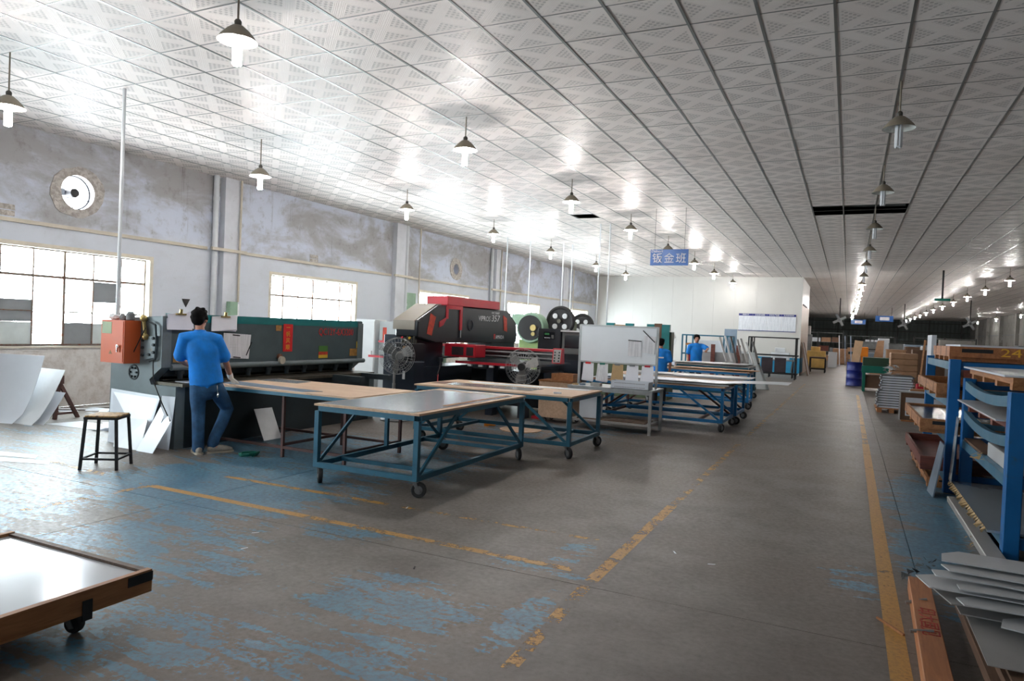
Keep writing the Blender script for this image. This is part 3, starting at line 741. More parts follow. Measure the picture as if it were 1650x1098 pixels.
# orange switch cabinet on the end frame
cb = G().box(-8.18, -7.76, 5.585, 5.80, .985, 1.50).build('switch_cabinet', 'orange_enamel', sh)
G().box(-8.165, -7.775, 5.578, 5.586, 1.0, 1.485).build('cabinet_door', 'orange_enamel', cb)
G().box(-8.15, -7.98, 5.574, 5.579, 1.335, 1.475).build('label_plate', 'olive_label', cb)
G().cyl((-7.84, 5.55, 1.19), (-7.84, 5.58, 1.19), .02, n=10).bar((-7.84, 5.555, 1.12), (-7.84, 5.555, 1.2), .02, .012).build('door_handle', 'chrome', cb)
G().prism([(-8.02, 1.09), (-7.96, 1.09), (-7.99, 1.14)], 'y', 5.575, 5.579).build('warning_triangle', 'rust_label', cb)
# flange with bolts and lever plate
fl = G().torus((-7.86, 5.80, .87), .085, .012, 'y', 20, 6).build('flange', 'shear_dark', sh, smooth=True)
for k in range(6):
    t = PI*k/3; G().cyl((-7.86+.06*math.cos(t), 5.775, .87+.06*math.sin(t)), (-7.86+.06*math.cos(t), 5.80, .87+.06*math.sin(t)), .014, n=6).build('bolt', 'shear_dark', fl)
lv = G().prism([(-7.66, 1.03), (-7.47, 1.07), (-7.45, 1.33), (-7.66, 1.31)], 'y', 5.77, 5.80).build('valve_plate', 'shear_grey', sh)
for (x, z) in ((-7.67, 1.27), (-7.67, 1.18), (-7.67, 1.09), (-7.49, 1.3), (-7.48, 1.22), (-7.48, 1.13), (-7.56, 1.10)): G().cyl((x, 5.75, z), (x, 5.78, z), .018, n=8).build('bolt', 'shear_dark', lv)
G().cyl((-7.62, 5.76, 1.30), (-7.66, 5.76, 1.52), .022, n=10).ball((-7.62, 5.76, 1.31), .04).ball((-7.66, 5.76, 1.53), .045).build('hydraulic_ram', 'brass', sh, smooth=True)
G().tube([(-7.55, 5.75, 1.50), (-7.45, 5.76, 1.46), (-7.43, 5.77, 1.2), (-7.45, 5.77, 1.05), (-7.55, 5.77, 1.02)], .012, 6).build('hydraulic_pipe', 'shear_dark', sh)
G().tube([(-7.60, 5.74, 1.42), (-7.75, 5.72, 1.15), (-7.82, 5.7, 1.0)], .006, 5).build('cable', 'black_iron', sh)
G().tube([(-7.45, 5.74, 1.05), (-7.38, 5.70, .8), (-7.25, 5.72, .55), (-7.12, 5.74, .34)], .007, 5).build('cable', 'black_iron', sh)
# print on the ram panel
XPN = -7.394
ban = G().box(XPN-.002, XPN+.001, 7.81, 8.0, 1.12, 1.52).build('paper_banner', 'red_paper', rp)
for k, ch in enumerate('一帆风顺'): text('character', ch, .085, (XPN+.002, 7.905, 1.465-.095*k), (0, 1, 0), (0, 0, 1), 'gold_ink', ban)
text('model_number', 'QC12Y-6X3200', .155, (XPN+.001, 8.985, 1.415), (0, 1, 0), (0, 0, 1), 'red_ink', rp, xs=.82)
st = G().box(XPN-.002, XPN+.001, 8.58, 8.79, 1.01, 1.06).build('warning_sticker', 'yellow_label', rp)
G().box(XPN-.002, XPN+.0012, 8.58, 8.79, 1.11, 1.20).build('warning_sticker', 'green_label', rp)
G().box(XPN-.002, XPN+.0012, 8.58, 8.79, 1.06, 1.11).build('warning_sticker', 'couplet', rp)
G().box(XPN-.002, XPN+.0012, 9.33, 9.62, 1.03, 1.15).build('warning_sticker', 'rust_label', rp)
G().box(XPN-.002, XPN+.0012, 9.5, 9.62, 1.16, 1.27).build('warning_sticker', 'yellow_label', rp)
G().box(XPN-.002, XPN+.0012, 7.66, 7.77, 1.42, 1.5).build('warning_sticker', 'rust_label', rp)
G().box(XPN-.002, XPN+.0012, 5.97, 6.12, 1.01, 1.12).build('warning_sticker', 'rust_label', rp)
G().cyl((-7.36, 7.74, 1.0), (-7.32, 7.74, 1.0), .055, n=18).build('knob', 'cream_plastic', sh, smooth=True)
G().cyl((-7.4, 7.74, 1.05), (-7.36, 7.74, 1.05), .04, n=12).build('knob_bracket', 'beam_rust', sh, smooth=True)
# white conduit pole from the ceiling down to the switch cabinet
o = G().cyl((-8.34, 5.9, 1.5), (-8.34, 5.9, ZC), .022, n=10).build('conduit_pole', 'pvc_white', None, smooth=True, origin=(-8.34, 5.9, 1.5)); tag(o, 'white conduit pole dropping from the ceiling behind the orange switch cabinet', 'pole')
# things on top of the cabinet
for (x, w, h, m, nm, lb, c) in ((-8.09, .14, .07, 'white_enamel', 'plastic_bag', 'crumpled white plastic bag on the orange switch cabinet', 'bag'), (-7.80, .10, .11, 'clutter_grey', 'jar', 'grey jar on the orange switch cabinet', 'jar'), (-7.93, .09, .07, 'clutter_grey', 'rag', 'crumpled grey rag on the orange switch cabinet', 'rag')):
    if nm == 'jar': q = G().lathe([(.04, 0), (.05, .01), (.05, .08), (.035, .09), (.035, .105)], (0, 0, 0), 14, cap=True); o = q.build(nm, m, None, smooth=True)
    else:
        q = G().ball((0, 0, h*.45), w*.55, 12, 8, (1.1, .7, h/w)); rr = random.Random(3)
        q.v = [(a+rr.uniform(-.012, .012), b+rr.uniform(-.012, .012), max(0, c_+rr.uniform(-.01, .01))) for a, b, c_ in q.v]; o = q.build(nm, m)
    o.location = (x, 5.69, 1.501); tag(o, lb, c)
# paper bundles clipped on the panel
def paper_bundle(label, ya, yb, za, zb, n, seed, x=-7.39, clip='brass'):
    rnd = random.Random(seed); r = thing('paper_bundle', label, 'papers', (x, (ya+yb)/2, zb))
    for k in range(n):
        sk = rnd.uniform(-.03, .03); d = .006*k; lift = rnd.uniform(.005, .04)
        g = G(); nn = 5
        for i in range(nn):
            t0, t1 = i/nn, (i+1)/nn
            p = lambda t: x+.006+d+lift*t*t
            g.loft([[(p(t0), ya+sk*t0, za+(zb-za)*t0), (p(t0), yb+sk*t0, za+(zb-za)*t0+.015*k), (p(t1), yb+sk*t1, za+(zb-za)*t1+.015*k), (p(t1), ya+sk*t1, za+(zb-za)*t1)],
                    [(p(t0)+.001, ya+sk*t0, za+(zb-za)*t0), (p(t0)+.001, yb+sk*t0, za+(zb-za)*t0+.015*k), (p(t1)+.001, yb+sk*t1, za+(zb-za)*t1+.015*k), (p(t1)+.001, ya+sk*t1, za+(zb-za)*t1)]])
        g.build('sheet', 'paper' if k % 2 == 0 else 'printed_paper', r)
    if clip:
        G().bar((x+.02, (ya+yb)/2-.07, za), (x+.02, (ya+yb)/2+.07, za), .035, .02).cyl((x+.02, (ya+yb)/2, za), (x+.03, (ya+yb)/2, za+.06), .02, n=10).build('clip', clip, r, smooth=True)
    return r
paper_bundle('clipped bundle of white papers at the left end of the grey cutting machine', 5.86, 6.22, 1.60, 1.41, 3, 1)
paper_bundle('clipped bundle of curling white papers right of the worker\'s head', 6.52, 6.93, 1.59, 1.40, 3, 4)
pn = thing('drawing_sheet', 'single printed drawing taped on the grey machine right of the worker', 'papers', (-7.39, 6.94, 1.03))
G().plate([(-7.386, 6.72, 1.05), (-7.386, 7.16, 1.03), (-7.386, 7.19, 1.36), (-7.386, 6.72, 1.38)], .002).build('sheet', 'printed_paper', pn)
for (y, z, a) in ((6.93, 1.355, .1), (6.95, 1.06, .1)): G().bar((-7.38, y-.06, z), (-7.38, y+.06, z-.01), .006, .014).build('tape', 'strap_black', pn)
G().bar((-7.378, 7.11, 1.08), (-7.378, 7.20, 1.26), .006, .012).build('pen', 'strap_black', pn)
# small things near the throat
o = G().plate([(-7.38, 6.0, .777), (-7.14, 5.98, .777), (-7.16, 6.2, .777), (-7.36, 6.22, .777)], .006).build('notebook', 'sheet_white', None, origin=(-7.38, 6.0, .777)); tag(o, 'small open notebook on the machine bed beside the worker', 'notebook')

# sheets leaning on the shear's end frame
def lean_sheet(name, label, bl, br, tl, tr, m, t=.004, cat='metal sheet', group=None, cut=None):
    P = [Vector(bl), Vector(br), Vector(tr), Vector(tl)]
    pts = [P[0], P[1], P[2]]
    if cut: pts += [Vector(c) for c in cut]
    pts.append(P[3])
    o = G().plate(pts, t).build(name, m, None, origin=bl); return tag(o, label, cat, group)
lean_sheet('leaning_sheet', 'large white sheet leaning on the end of the cutting machine behind the stool', PZ(174, 712), PZ(232, 724), PY(180, 626, 5.765), PY(259, 639, 5.765), 'sheet_white')
lean_sheet('leaning_sheet', 'added low pale sheet standing in for the reflection in the large leaning white sheet', PZ(183, 720), PZ(226, 727), PY(189, 672, 5.64), PY(238, 677, 5.62), 'sheet_grey_light')  # added sheet: its grey stands for the reflection low in the white one
def flat_y(q, y0, y1, z1): return (q.x, y0+(y1-y0)*q.z/z1, q.z)
ST = [PY(x, y, 5.62) for x, y in ((235, 721), (261, 727), (280, 678), (277, 680), (273, 670), (264, 682), (266, 668), (258, 656))]
tag(G().plate([(ST[0].x, 5.50, 0), (ST[1].x, 5.50, 0)]+[(q.x, 5.50+.25*max(0, q.z), q.z) for q in ST[2:]], .004).build('leaning_sheet', 'sheet_white', None, origin=(ST[0].x, 5.5, 0)), 'slim white sheet with a stepped top edge leaning by the machine bed', 'metal sheet')
lean_sheet('leaning_sheet', 'pale sheet leaning flat against the machine end, behind the stepped one', PZ(252, 722), PZ(272, 726), PY(261, 638, 5.775), PY(283, 640, 5.775), 'sheet_white')
# pale plate against the bed under the feed table
lean_sheet('leaning_plate', 'pale rounded plate leaning on the machine bed under the feed table', PZ(425, 711), PZ(453, 706), PX(409, 660, -7.075), PX(438, 657, -7.075), 'sheet_grey_light')

# ------------------------------------------------------------------ stool
s0 = thing('stool', 'black iron stool with a worn wooden seat standing on the blue floor', 'stool', (-6.83, 4.76, 0), math.radians(32))
G().box(-.155, .155, -.155, .155, .515, .545).build('seat', 'seat_wood', s0, True, bevel=.006)
G().box(-.16, .16, -.16, -.15, .505, .53).box(-.16, .16, .15, .16, .505, .53).box(-.16, -.15, -.15, .15, .505, .53).box(.15, .16, -.15, .15, .505, .53).build('seat_frame', 'black_iron', s0, True)
for sx in (-1, 1):
    for sy in (-1, 1): G().bar((sx*.175, sy*.175, 0), (sx*.145, sy*.145, .51), .025, .025).build('leg', 'black_iron', s0, True)
for a, b in (((-1, -1), (1, -1)), ((1, -1), (1, 1)), ((1, 1), (-1, 1)), ((-1, 1), (-1, -1))): G().bar((a[0]*.17, a[1]*.17, .11), (b[0]*.17, b[1]*.17, .11), .02, .02).build('stretcher', 'black_iron', s0, True)

# ------------------------------------------------------------------ sheet crate on casters, lower left
cr = thing('sheet_crate', 'low wooden crate on castors holding a mirror-bright steel sheet, lower left', 'crate', (-3.93, 1.35, 0))
x0, x1, y0, y1, z0, z1 = -4.56, -3.30, .10, 2.58, .115, .235
G().box(x1-.035, x1, y0, y1, z0, z1).build('side_board', 'timber', cr); G().box(x0, x0+.035, y0, y1, z0, z1).build('side_board', 'timber', cr)
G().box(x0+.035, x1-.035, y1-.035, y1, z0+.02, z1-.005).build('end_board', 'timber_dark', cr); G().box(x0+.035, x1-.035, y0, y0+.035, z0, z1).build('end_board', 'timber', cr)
G().box(x0+.035, x1-.035, y0+.035, y1-.035, z0+.01, z0+.03).build('base_board', 'plywood', cr)
G().box(x1-.11, x1+.003, y1-.001, y1+.003, z1-.055, z1-.01).box(x1-.001, x1+.003, y1-.14, y1, z1-.06, z1-.01).build('corner_strap', 'strap_black', cr)
G().box(x1-.001, x1+.005, 2.20, 2.25, z0-.03, z1-.05).build('side_strap', 'strap_black', cr)
for y in (.3, 2.22):
    for x in (x0+.12, x1-.14): caster(cr, x+3.93, y-1.35, z0, .045, .3, 'rubber')
o = G().box(x0+.04, x1-.04, y0+.04, y1-.04, 0, .07).build('steel_sheet', 'mirror_sheet'); o.location = (0, 0, z0+.032); tag(o, 'stack of mirror-bright steel sheet lying in the low wooden crate', 'metal sheet')

# ------------------------------------------------------------------ people
def ring(c, d, a, b, n=14, ref=None):
    """ellipse of half-axes a (sideways) and b across direction d"""
    c, d = Vector(c), Vector(d).normalized(); ref = Vector(ref) if ref is not None else Vector((1, 0, 0))
    u = (ref-d*ref.dot(d))
    u = u.normalized() if u.length > 1e-4 else Vector((0, 1, 0)); w = d.cross(u)
    return [c+u*(a*math.cos(2*PI*i/n))+w*(b*math.sin(2*PI*i/n)) for i in range(n)]
def limb(g, pts, rad, ref=(1, 0, 0), n=14):
    P = [Vector(p) for p in pts]; rs = []
    for i, p in enumerate(P):
        d = (P[min(i+1, len(P)-1)]-P[max(i-1, 0)]); a, b = rad[i] if hasattr(rad[i], '__len__') else (rad[i], rad[i]); rs.append(ring(p, d, a, b, n, ref))
    g.loft(rs)
    for p, r in ((P[0], rad[0]), (P[-1], rad[-1])):
        rr = r if not hasattr(r, '__len__') else min(r); g.ball(p, rr, 10, 6)
    return g
def head_geo(g, c, f, s=1.0):
    """skull, face, nose, ears; c centre of the head, f the facing direction (unit, horizontal)"""
    c = Vector(c); f = Vector(f).normalized(); r = Vector((f.y, -f.x, 0)); u = Vector((0, 0, 1))
    M = Matrix(((r.x, f.x, 0), (r.y, f.y, 0), (r.z, f.z, 1)))
    def blob(p, sz):
        q = G().ball((0, 0, 0), 1, 14, 10); q.v = [tuple(c+M @ Vector((v[0]*sz[0]*s+p[0]*s, v[1]*sz[1]*s+p[1]*s, v[2]*sz[2]*s+p[2]*s))) for v in q.v]; g.add(q.v, q.f)
    blob((0, -.005, .03), (.076, .096, .088)); blob((0, .022, -.045), (.060, .070, .072)); blob((0, .098, -.02), (.013, .018, .026)); blob((0, .08, -.07), (.028, .018, .012))
    for k in (-1, 1): blob((k*.078, -.004, -.012), (.012, .022, .034)); blob((k*.03, .082, .012), (.016, .01, .008))
    return M
def hair_geo(g, c, f, s=1.0, seed=0, puff=1.0):
    c = Vector(c); f = Vector(f).normalized(); r = Vector((f.y, -f.x, 0)); rnd = random.Random(seed)
    M = Matrix(((r.x, f.x, 0), (r.y, f.y, 0), (0, 0, 1)))
    def blob(p, sz):
        q = G().ball((0, 0, 0), 1, 12, 8); q.v = [tuple(c+M @ Vector((v[0]*sz[0]*s*puff+p[0]*s, v[1]*sz[1]*s*puff+p[1]*s, v[2]*sz[2]*s*puff+p[2]*s))) for v in q.v]; g.add(q.v, q.f)
    blob((0, -.02, .052), (.086, .096, .078)); blob((0, -.055, -.005), (.078, .058, .075)); blob((0, .045, .085), (.07, .05, .035))
    for k in range(16):
        t = rnd.uniform(0, 2*PI); h = rnd.uniform(.0, .12); rr = .075*math.sqrt(max(.05, 1-((h-.03)/.11)**2))
        if math.sin(t) > .35 and h < .08: continue
        blob((rr*math.cos(t), -.015+rr*math.sin(t), h), (.026, .03, .024))
    for k in (-1, 1): blob((k*.074, .012, .01), (.012, .03, .04))
def face_feats(parent, c, f, s=1.0):
    c = Vector(c); f = Vector(f).normalized(); r = Vector((f.y, -f.x, 0)); z = Vector((0, 0, 1))
    for k in (-1, 1):
        p = c+r*(k*.03*s)+f*(.089*s)+z*(.008*s); G().ball(p, .011*s, 8, 6, (1, 1, .7)).build('eye', 'black_iron', parent, True, smooth=True)
        G().bar(p+z*.02*s-r*.016*s, p+z*.022*s+r*.016*s, .006*s, .006*s).build('eyebrow', 'hair', parent, True)
    G().bar(c+f*.097*s-z*.075*s-r*.02*s, c+f*.097*s-z*.075*s+r*.02*s, .006*s, .006*s).build('mouth', 'beam_rust', parent, True)
def hand_geo(g, w, d, pal, s=1.0, curl=.5, side=1):
    """palm and five fingers; w wrist, d hand direction, pal the palm's normal, side: thumb side"""
    w, d, pal = Vector(w), Vector(d).normalized(), Vector(pal).normalized(); t = d.cross(pal).normalized()*side
    limb(g, [w, w+d*.04*s, w+d*.085*s], [(.026*s, .018*s), (.038*s, .016*s), (.04*s, .014*s)], t, 10)
    for k, (off, L) in enumerate(((.030, .068), (.010, .078), (-.010, .072), (-.029, .058))):
        p0 = w+d*.08*s+t*off*s; d1 = (d+pal*curl*.5).normalized(); d2 = (d+pal*curl*1.3).normalized()
        p1 = p0+d1*L*.5*s; p2 = p1+d2*L*.5*s
        limb(g, [p0, p1, p2], [.0095*s, .0088*s, .0078*s], t, 8)
    p0 = w+d*.03*s+t*.03*s; p1 = p0+(d*.7+t*.7).normalized()*.04*s; p2 = p1+(d*.9+t*.3+pal*curl*.6).normalized()*.032*s
    limb(g, [p0, p1, p2], [.012*s, .0105*s, .009*s], t, 8)

# the operator at the shear: seen from behind, weight on the left leg, right hand on the feed table
mx, my = -6.66, 5.86
man = thing('person', 'person in blue polo shirt and jeans working at the grey cutting machine', 'person', (mx, my, 0))
Fv = Vector((-.72, .69, 0)).normalized(); Rv = Vector((Fv.y, -Fv.x, 0))
def B(a, b, z): return Rv*a+Fv*b+Vector((0, 0, z))
hc = B(-.115, .07, 1.555); hf = (Fv+Rv*.35).normalized()
g = G(); head_geo(g, hc, hf)
limb(g, [B(-.105, .03, 1.34), B(-.11, .045, 1.42), B(-.115, .06, 1.50)], [(.06, .055), (.052, .052), (.05, .05)], Rv)
# torso, arms and legs as one skin
limb(g, [B(-.02, .03, .86), B(-.04, .03, 1.0), B(-.075, .02, 1.2), B(-.095, .02, 1.34)], [(.12, .075), (.115, .075), (.135, .085), (.11, .06)], Rv)
Ls, Rs = B(-.265, .02, 1.335), B(.075, .02, 1.325)
Le, Lw = B(-.315, .08, 1.07), B(-.20, .27, 1.0)
Re, Rw = B(.175, .10, 1.075), B(.235, .27, .865)
limb(g, [Ls, (Ls+Le)/2, Le, (Le+Lw)/2, Lw], [.044, .044, .038, .036, .026], Rv)
limb(g, [Rs, (Rs+Re)/2, Re, (Re+Rw)/2, Rw], [.044, .044, .038, .036, .026], Rv)
Lh, Lk, La = B(-.11, .02, .86), B(-.095, .03, .48), B(-.085, -.01, .07)
Rh, Rk, Ra = B(.07, .03, .86), B(.215, .20, .50), B(.075, .04, .10)
limb(g, [Lh, (Lh+Lk)/2, Lk, (Lk+La)/2, La], [.07, .06, .045, .044, .034], Rv)
limb(g, [Rh, (Rh+Rk)/2, Rk, (Rk+Ra)/2, Ra], [.07, .06, .046, .044, .034], Rv)
hand_geo(g, Lw, (Fv+Rv*.6), (Rv*.6+Vector((0, 0, -.6))), curl=.7, side=1)
limb(g, [La, B(-.08, .03, .05), B(-.06, .10, .035)], [.036, .036, .03], Rv); limb(g, [Ra, B(.10, .03, .06), B(.16, .05, .04)], [.036, .036, .03], Rv)
remeshed('body', g, 'skin', man, .011, 3)
g = G(); hair_geo(g, hc, hf, 1.0, 2); remeshed('hair', g, 'hair', man, .011, 2)
# polo shirt
g = G()
limb(g, [B(-.015, .03, .80), B(-.03, .03, .90), B(-.05, .03, 1.04), B(-.075, .02, 1.2), B(-.09, .015, 1.31), B(-.10, .025, 1.375)], [(.185, .125), (.182, .122), (.168, .118), (.185, .122), (.165, .10), (.085, .07)], Rv, 20)
mL, mR = Ls.lerp(Le, .78), Rs.lerp(Re, .80)
limb(g, [B(-.12, .02, 1.335), B(-.20, .02, 1.33), Ls, Ls.lerp(Le, .4), mL], [.085, .085, .078, .074, .08], Fv); limb(g, [B(-.07, .02, 1.335), B(.01, .02, 1.325), Rs, Rs.lerp(Re, .4), mR], [.085, .085, .078, .074, .08], Fv)
shirt = remeshed('polo_shirt', g, 'shirt_blue', man, .012, 3)
G().lathe([(.058, -.02), (.068, -.015), (.064, .022), (.056, .025)], B(-.108, .04, 1.405), 20).build('collar', 'shirt_blue', shirt, True, smooth=True)
# jeans
g = G()
limb(g, [B(-.02, .03, .72), B(-.02, .03, .80), B(-.02, .03, .90)], [(.165, .115), (.165, .115), (.15, .105)], Rv, 18)
limb(g, [B(-.10, .025, .78), B(-.105, .03, .62), B(-.095, .04, .47), B(-.09, .015, .3), B(-.085, -.005, .12), B(-.085, 0, .065)], [.10, .088, .075, .070, .066, .068], Rv)
limb(g, [B(.065, .04, .78), B(.15, .13, .62), B(.21, .20, .49), B(.16, .14, .34), B(.085, .06, .17), B(.07, .045, .10)], [.10, .088, .078, .070, .064, .066], Rv)
jn = remeshed('jeans', g, 'jeans', man, .012, 3)
G().tube([B(.10, -.09, .80), B(.105, -.11, .76), B(.11, -.105, .71)], .005, 5).ball(B(.11, -.108, .69), .018, 8, 6, (1, .5, 1.6)).build('key_ring', 'chrome', man, True)
# white glove on the right hand
g = G(); limb(g, [Re.lerp(Rw, .82), Rw], [.036, .034], Rv); hand_geo(g, Rw, (Fv*.8+Rv*.35+Vector((0, 0, -.55))), Vector((-.3, .2, -.9)), 1.12, .45, -1)
remeshed('glove', g, 'glove', man, .006, 2)
def shoe(p, d, nm='shoe'):
    p, d = Vector(p), Vector(d).normalized(); s = Vector((d.y, -d.x, 0)); g = G()
    limb(g, [p-d*.06+Vector((0, 0, .045)), p+Vector((0, 0, .05)), p+d*.07+Vector((0, 0, .045)), p+d*.13+Vector((0, 0, .038)), p+d*.175+Vector((0, 0, .03))], [(.036, .044), (.04, .05), (.045, .044), (.046, .036), (.034, .028)], s)
    o = remeshed(nm, g, 'shoe', man, .009, 2)
    q = [(-.1, -.03), (-.08, -.045), (.0, -.045), (.1, -.052), (.17, -.042), (.21, -.015), (.21, .015), (.17, .042), (.1, .052), (0, .045), (-.08, .045), (-.1, .03)]
    G().loft([[p+d*a+s*b for a, b in q], [p+d*a+s*b+Vector((0, 0, .018)) for a, b in q]]).build('sole', 'cream_plastic', o, True)
shoe(B(-.085, .0, 0), Fv*.3-Rv*.1+Vector((.0, 0, 0)) if False else (Fv*.9-Rv*.25)); shoe(B(.10, .035, 0), (Rv*.95+Fv*.35))

def far_person(label, loc, F, arm, seed, stripe=False, puff=1.0, h=1.0, word=None):
    r = thing('person', label, 'person', loc); r.scale = (h, h, h)
    F = Vector(F).normalized(); R = Vector((F.y, -F.x, 0)); P = lambda a, b, z: R*a+F*b+Vector((0, 0, z))
    c = P(0, .03, 1.56); g = G(); head_geo(g, c, F)
    limb(g, [P(0, 0, 1.36), P(0, .01, 1.48)], [.055, .05], R); limb(g, [P(0, 0, .85), P(0, 0, 1.1), P(0, 0, 1.34)], [(.14, .09), (.13, .09), (.13, .08)], R)
    sl = []
    for k in (-1, 1):
        s_ = P(k*.18, 0, 1.34)
        if arm and k == arm: e, w = P(k*.30, .25, 1.27), P(k*.22, .48, 1.22)
        else: e, w = P(k*.245, -.02, 1.07), P(k*.24, .08, .84)
        limb(g, [s_, (s_+e)/2, e, (e+w)/2, w], [.05, .046, .038, .035, .026], R); hand_geo(g, w, (w-e), P(-k*.5, 0, -.7), 1.0, .5, 1); sl.append((s_, e))
        limb(g, [P(k*.09, 0, .86), P(k*.10, .01, .5), P(k*.10, -.02, .08), P(k*.10, .10, .035)], [.085, .058, .038, .03], R)
    remeshed('body', g, 'skin', r, .016, 2)
    g = G(); hair_geo(g, c, F, 1.0, seed, puff); remeshed('hair', g, 'hair', r, .016, 2)
    g = G(); limb(g, [P(0, 0, .80), P(0, 0, 1.0), P(0, 0, 1.2), P(0, 0, 1.32), P(0, .01, 1.39)], [(.19, .13), (.175, .125), (.19, .125), (.17, .10), (.08, .07)], R, 18)
    for s_, e in sl: limb(g, [P(0, 0, 1.335).lerp(s_, .45), P(0, 0, 1.335).lerp(s_, .75), s_, s_.lerp(e, .75)], [.085, .085, .078, .076], F)
    sh_ = remeshed('shirt', g, 'shirt_blue', r, .016, 2)
    g = G(); limb(g, [P(0, 0, .74), P(0, 0, .88)], [(.165, .115), (.155, .11)], R)
    for k in (-1, 1): limb(g, [P(k*.09, 0, .8), P(k*.10, .01, .5), P(k*.10, -.01, .07)], [.098, .078, .066], R)
    remeshed('trousers', g, 'trousers_black', r, .016, 2)
    for k in (-1, 1):
        g = G(); limb(g, [P(k*.10, -.06, .045), P(k*.10, .05, .045), P(k*.10, .16, .032)], [.042, .046, .034], R); remeshed('shoe', g, 'trousers_black', r, .014, 1)
    face_feats(r, c, F)
    if stripe: G().box(-.005, .005, -.02, .02, 0, .45).xf(Matrix.Translation(P(.195, .02, .84)) @ Matrix.Rotation(math.atan2(F.y, F.x), 4, 'Z')).build('side_stripe', 'red_stripe', sh_, True)
    if word:
        b = G().box(-.001, .001, -.08, .08, -.016, .016).xf(Matrix.Translation(P(0, -.127, 1.2)) @ Matrix.Rotation(math.atan2(F.y, F.x), 4, 'Z')).build('back_print', 'white_print', sh_, True)
    return r
far_person('person in a blue shirt facing the camera with one arm stretched over the far tables', (-4.02, 21.0, 0), (.35, -1, 0), -1, 5, True, 1.12, .97)
far_person('person in a blue shirt seen from behind beside the whiteboard', (-3.80, 15.75, 0), (-.25, 1, 0), 0, 6, False, 1.0, .90, True)

# ------------------------------------------------------------------ pedestal fans
def fan(label, x, y, zc, R, face, tilt=0.0, mw='galvanised', dark=False):
    r = thing('pedestal_fan', label, 'fan', (x, y, 0), face, 'large wire-cage pedestal fans')   # local -Y is the blowing side
    G().lathe([(0.0, .0), (.24, 0), (.25, .015), (.22, .035), (.06, .05), (.0, .05)], n=24).build('base', 'clutter_grey', r, True, smooth=True)
    G().cyl((0, .1, .04), (0, .1, zc-.1), .02, n=10).cyl((0, .1, .04), (0, .1, .6), .028, n=10).build('pole', 'galvanised', r, True, smooth=True)
    G().cyl((0, .03, zc), (0, .24, zc), .075, .06, n=16).build('motor', 'black_iron' if dark else 'clutter_grey', r, True, smooth=True)
    g = G()
    for k, d in ((0, -.09), (1, .09)):
        for rr in (.25, .5, .75, 1.0):
            dd = d*math.sqrt(max(0, 1-(rr*.9)**2)) if rr < 1 else d*.35
            g.torus((0, dd, zc), R*rr, .0035, 'y', 32, 4)
        for i in range(30):
            t = 2*PI*i/30; pts = []
            for rr in (.18, .5, .8, 1.0):
                dd = d*math.sqrt(max(0, 1-(rr*.9)**2)) if rr < 1 else d*.35
                pts.append((R*rr*math.cos(t), dd, zc+R*rr*math.sin(t)))
            g.tube(pts, .0022, 3)
    g.build('cage', 'galvanised', r, True)
    G().cyl((0, -.1, zc), (0, -.085, zc), R*.17, n=18).build('badge', 'white_enamel' if dark else 'clutter_grey', r, True, smooth=True) if not dark else G().cyl((0, -.12, zc), (0, -.07, zc), R*.2, n=18).build('badge', 'black_iron', r, True, smooth=True)
    for k in range(3):
        t0 = 2*PI*k/3+.4; g = G(); rings = []
        for s, w in ((.15, .05), (.45, .10), (.75, .13), (.92, .10)):
            c = Vector((R*s*math.cos(t0), 0, zc+R*s*math.sin(t0))); tn = Vector((-math.sin(t0), 0, math.cos(t0)))*w*R*2.2; ax = Vector((0, .03+.02*s, 0))
            rings.append([c-tn-ax, c+tn+ax, c+tn+ax+Vector((0, .004, 0)), c-tn-ax+Vector((0, .004, 0))])
        g.loft(rings).build('blade', 'clutter_grey' if not dark else 'sheet_grey', r, True)
    return r
fan('wire-cage pedestal fan standing left, behind the feed table of the cutting machine', -6.70, 9.70, 1.06, .30, math.radians(60))
fan('wire-cage pedestal fan with a black hub in front of the red carriage beam', -4.90, 10.75, .96, .30, math.radians(8), dark=True)
fan('far pedestal fan standing by the white partition wall', -6.05, 26.0, 1.45, .33, math.radians(15), dark=True)

# ------------------------------------------------------------------ turret punch press
pp = thing('punch_press', 'big black and red punch press with a sloping grey hood, behind the work tables', 'machine', (-6.8, 12.0, 0))
XS = -6.60; XB = -7.06
prof = [(10.12, 1.38), (10.12, 1.66), (10.80, 1.96), (13.62, 1.96), (14.02, 1.72), (14.10, 1.45), (14.06, 1.28), (10.7, 1.28)]
uf = G().prism(prof, 'x', XB, XS).build('upper_frame', 'press_black', pp, bevel=.02)
G().prism([(10.105, 1.5), (10.105, 1.66), (10.79, 1.975), (10.95, 1.975), (10.95, 1.94), (10.79, 1.94), (10.16, 1.64), (10.16, 1.5)], 'x', XB-.04, XS-.06).build('hood', 'press_hood', pp)
rc = G().prism([(11.05, 1.965), (11.05, 2.13), (13.15, 2.13), (13.15, 1.965)], 'x', XB+.02, XS+.02).build('red_cover', 'press_red', pp, bevel=.01)
G().box(XS, XS+.012, 11.05, 11.62, 1.90, 1.97).box(XS, XS+.012, 11.02, 11.10, 1.72, 1.95).prism([(11.02, 1.74), (11.1, 1.78), (10.93, 1.60), (10.80, 1.56), (10.80, 1.66)], 'x', XS, XS+.012).build('red_bracket', 'press_red', pp)
G().box(XS, XS+.02, 11.52, 11.60, 1.52, 1.90).build('red_strut', 'press_red', pp); G().cyl((XS+.015, 11.56, 1.38), (XS+.015, 11.56, 1.52), .018, n=8).build('strut_rod', 'chrome', pp)
G().box(XS, XS+.004, 10.15, 14.05, 1.385, 1.392).build('seam', 'press_navy', pp)
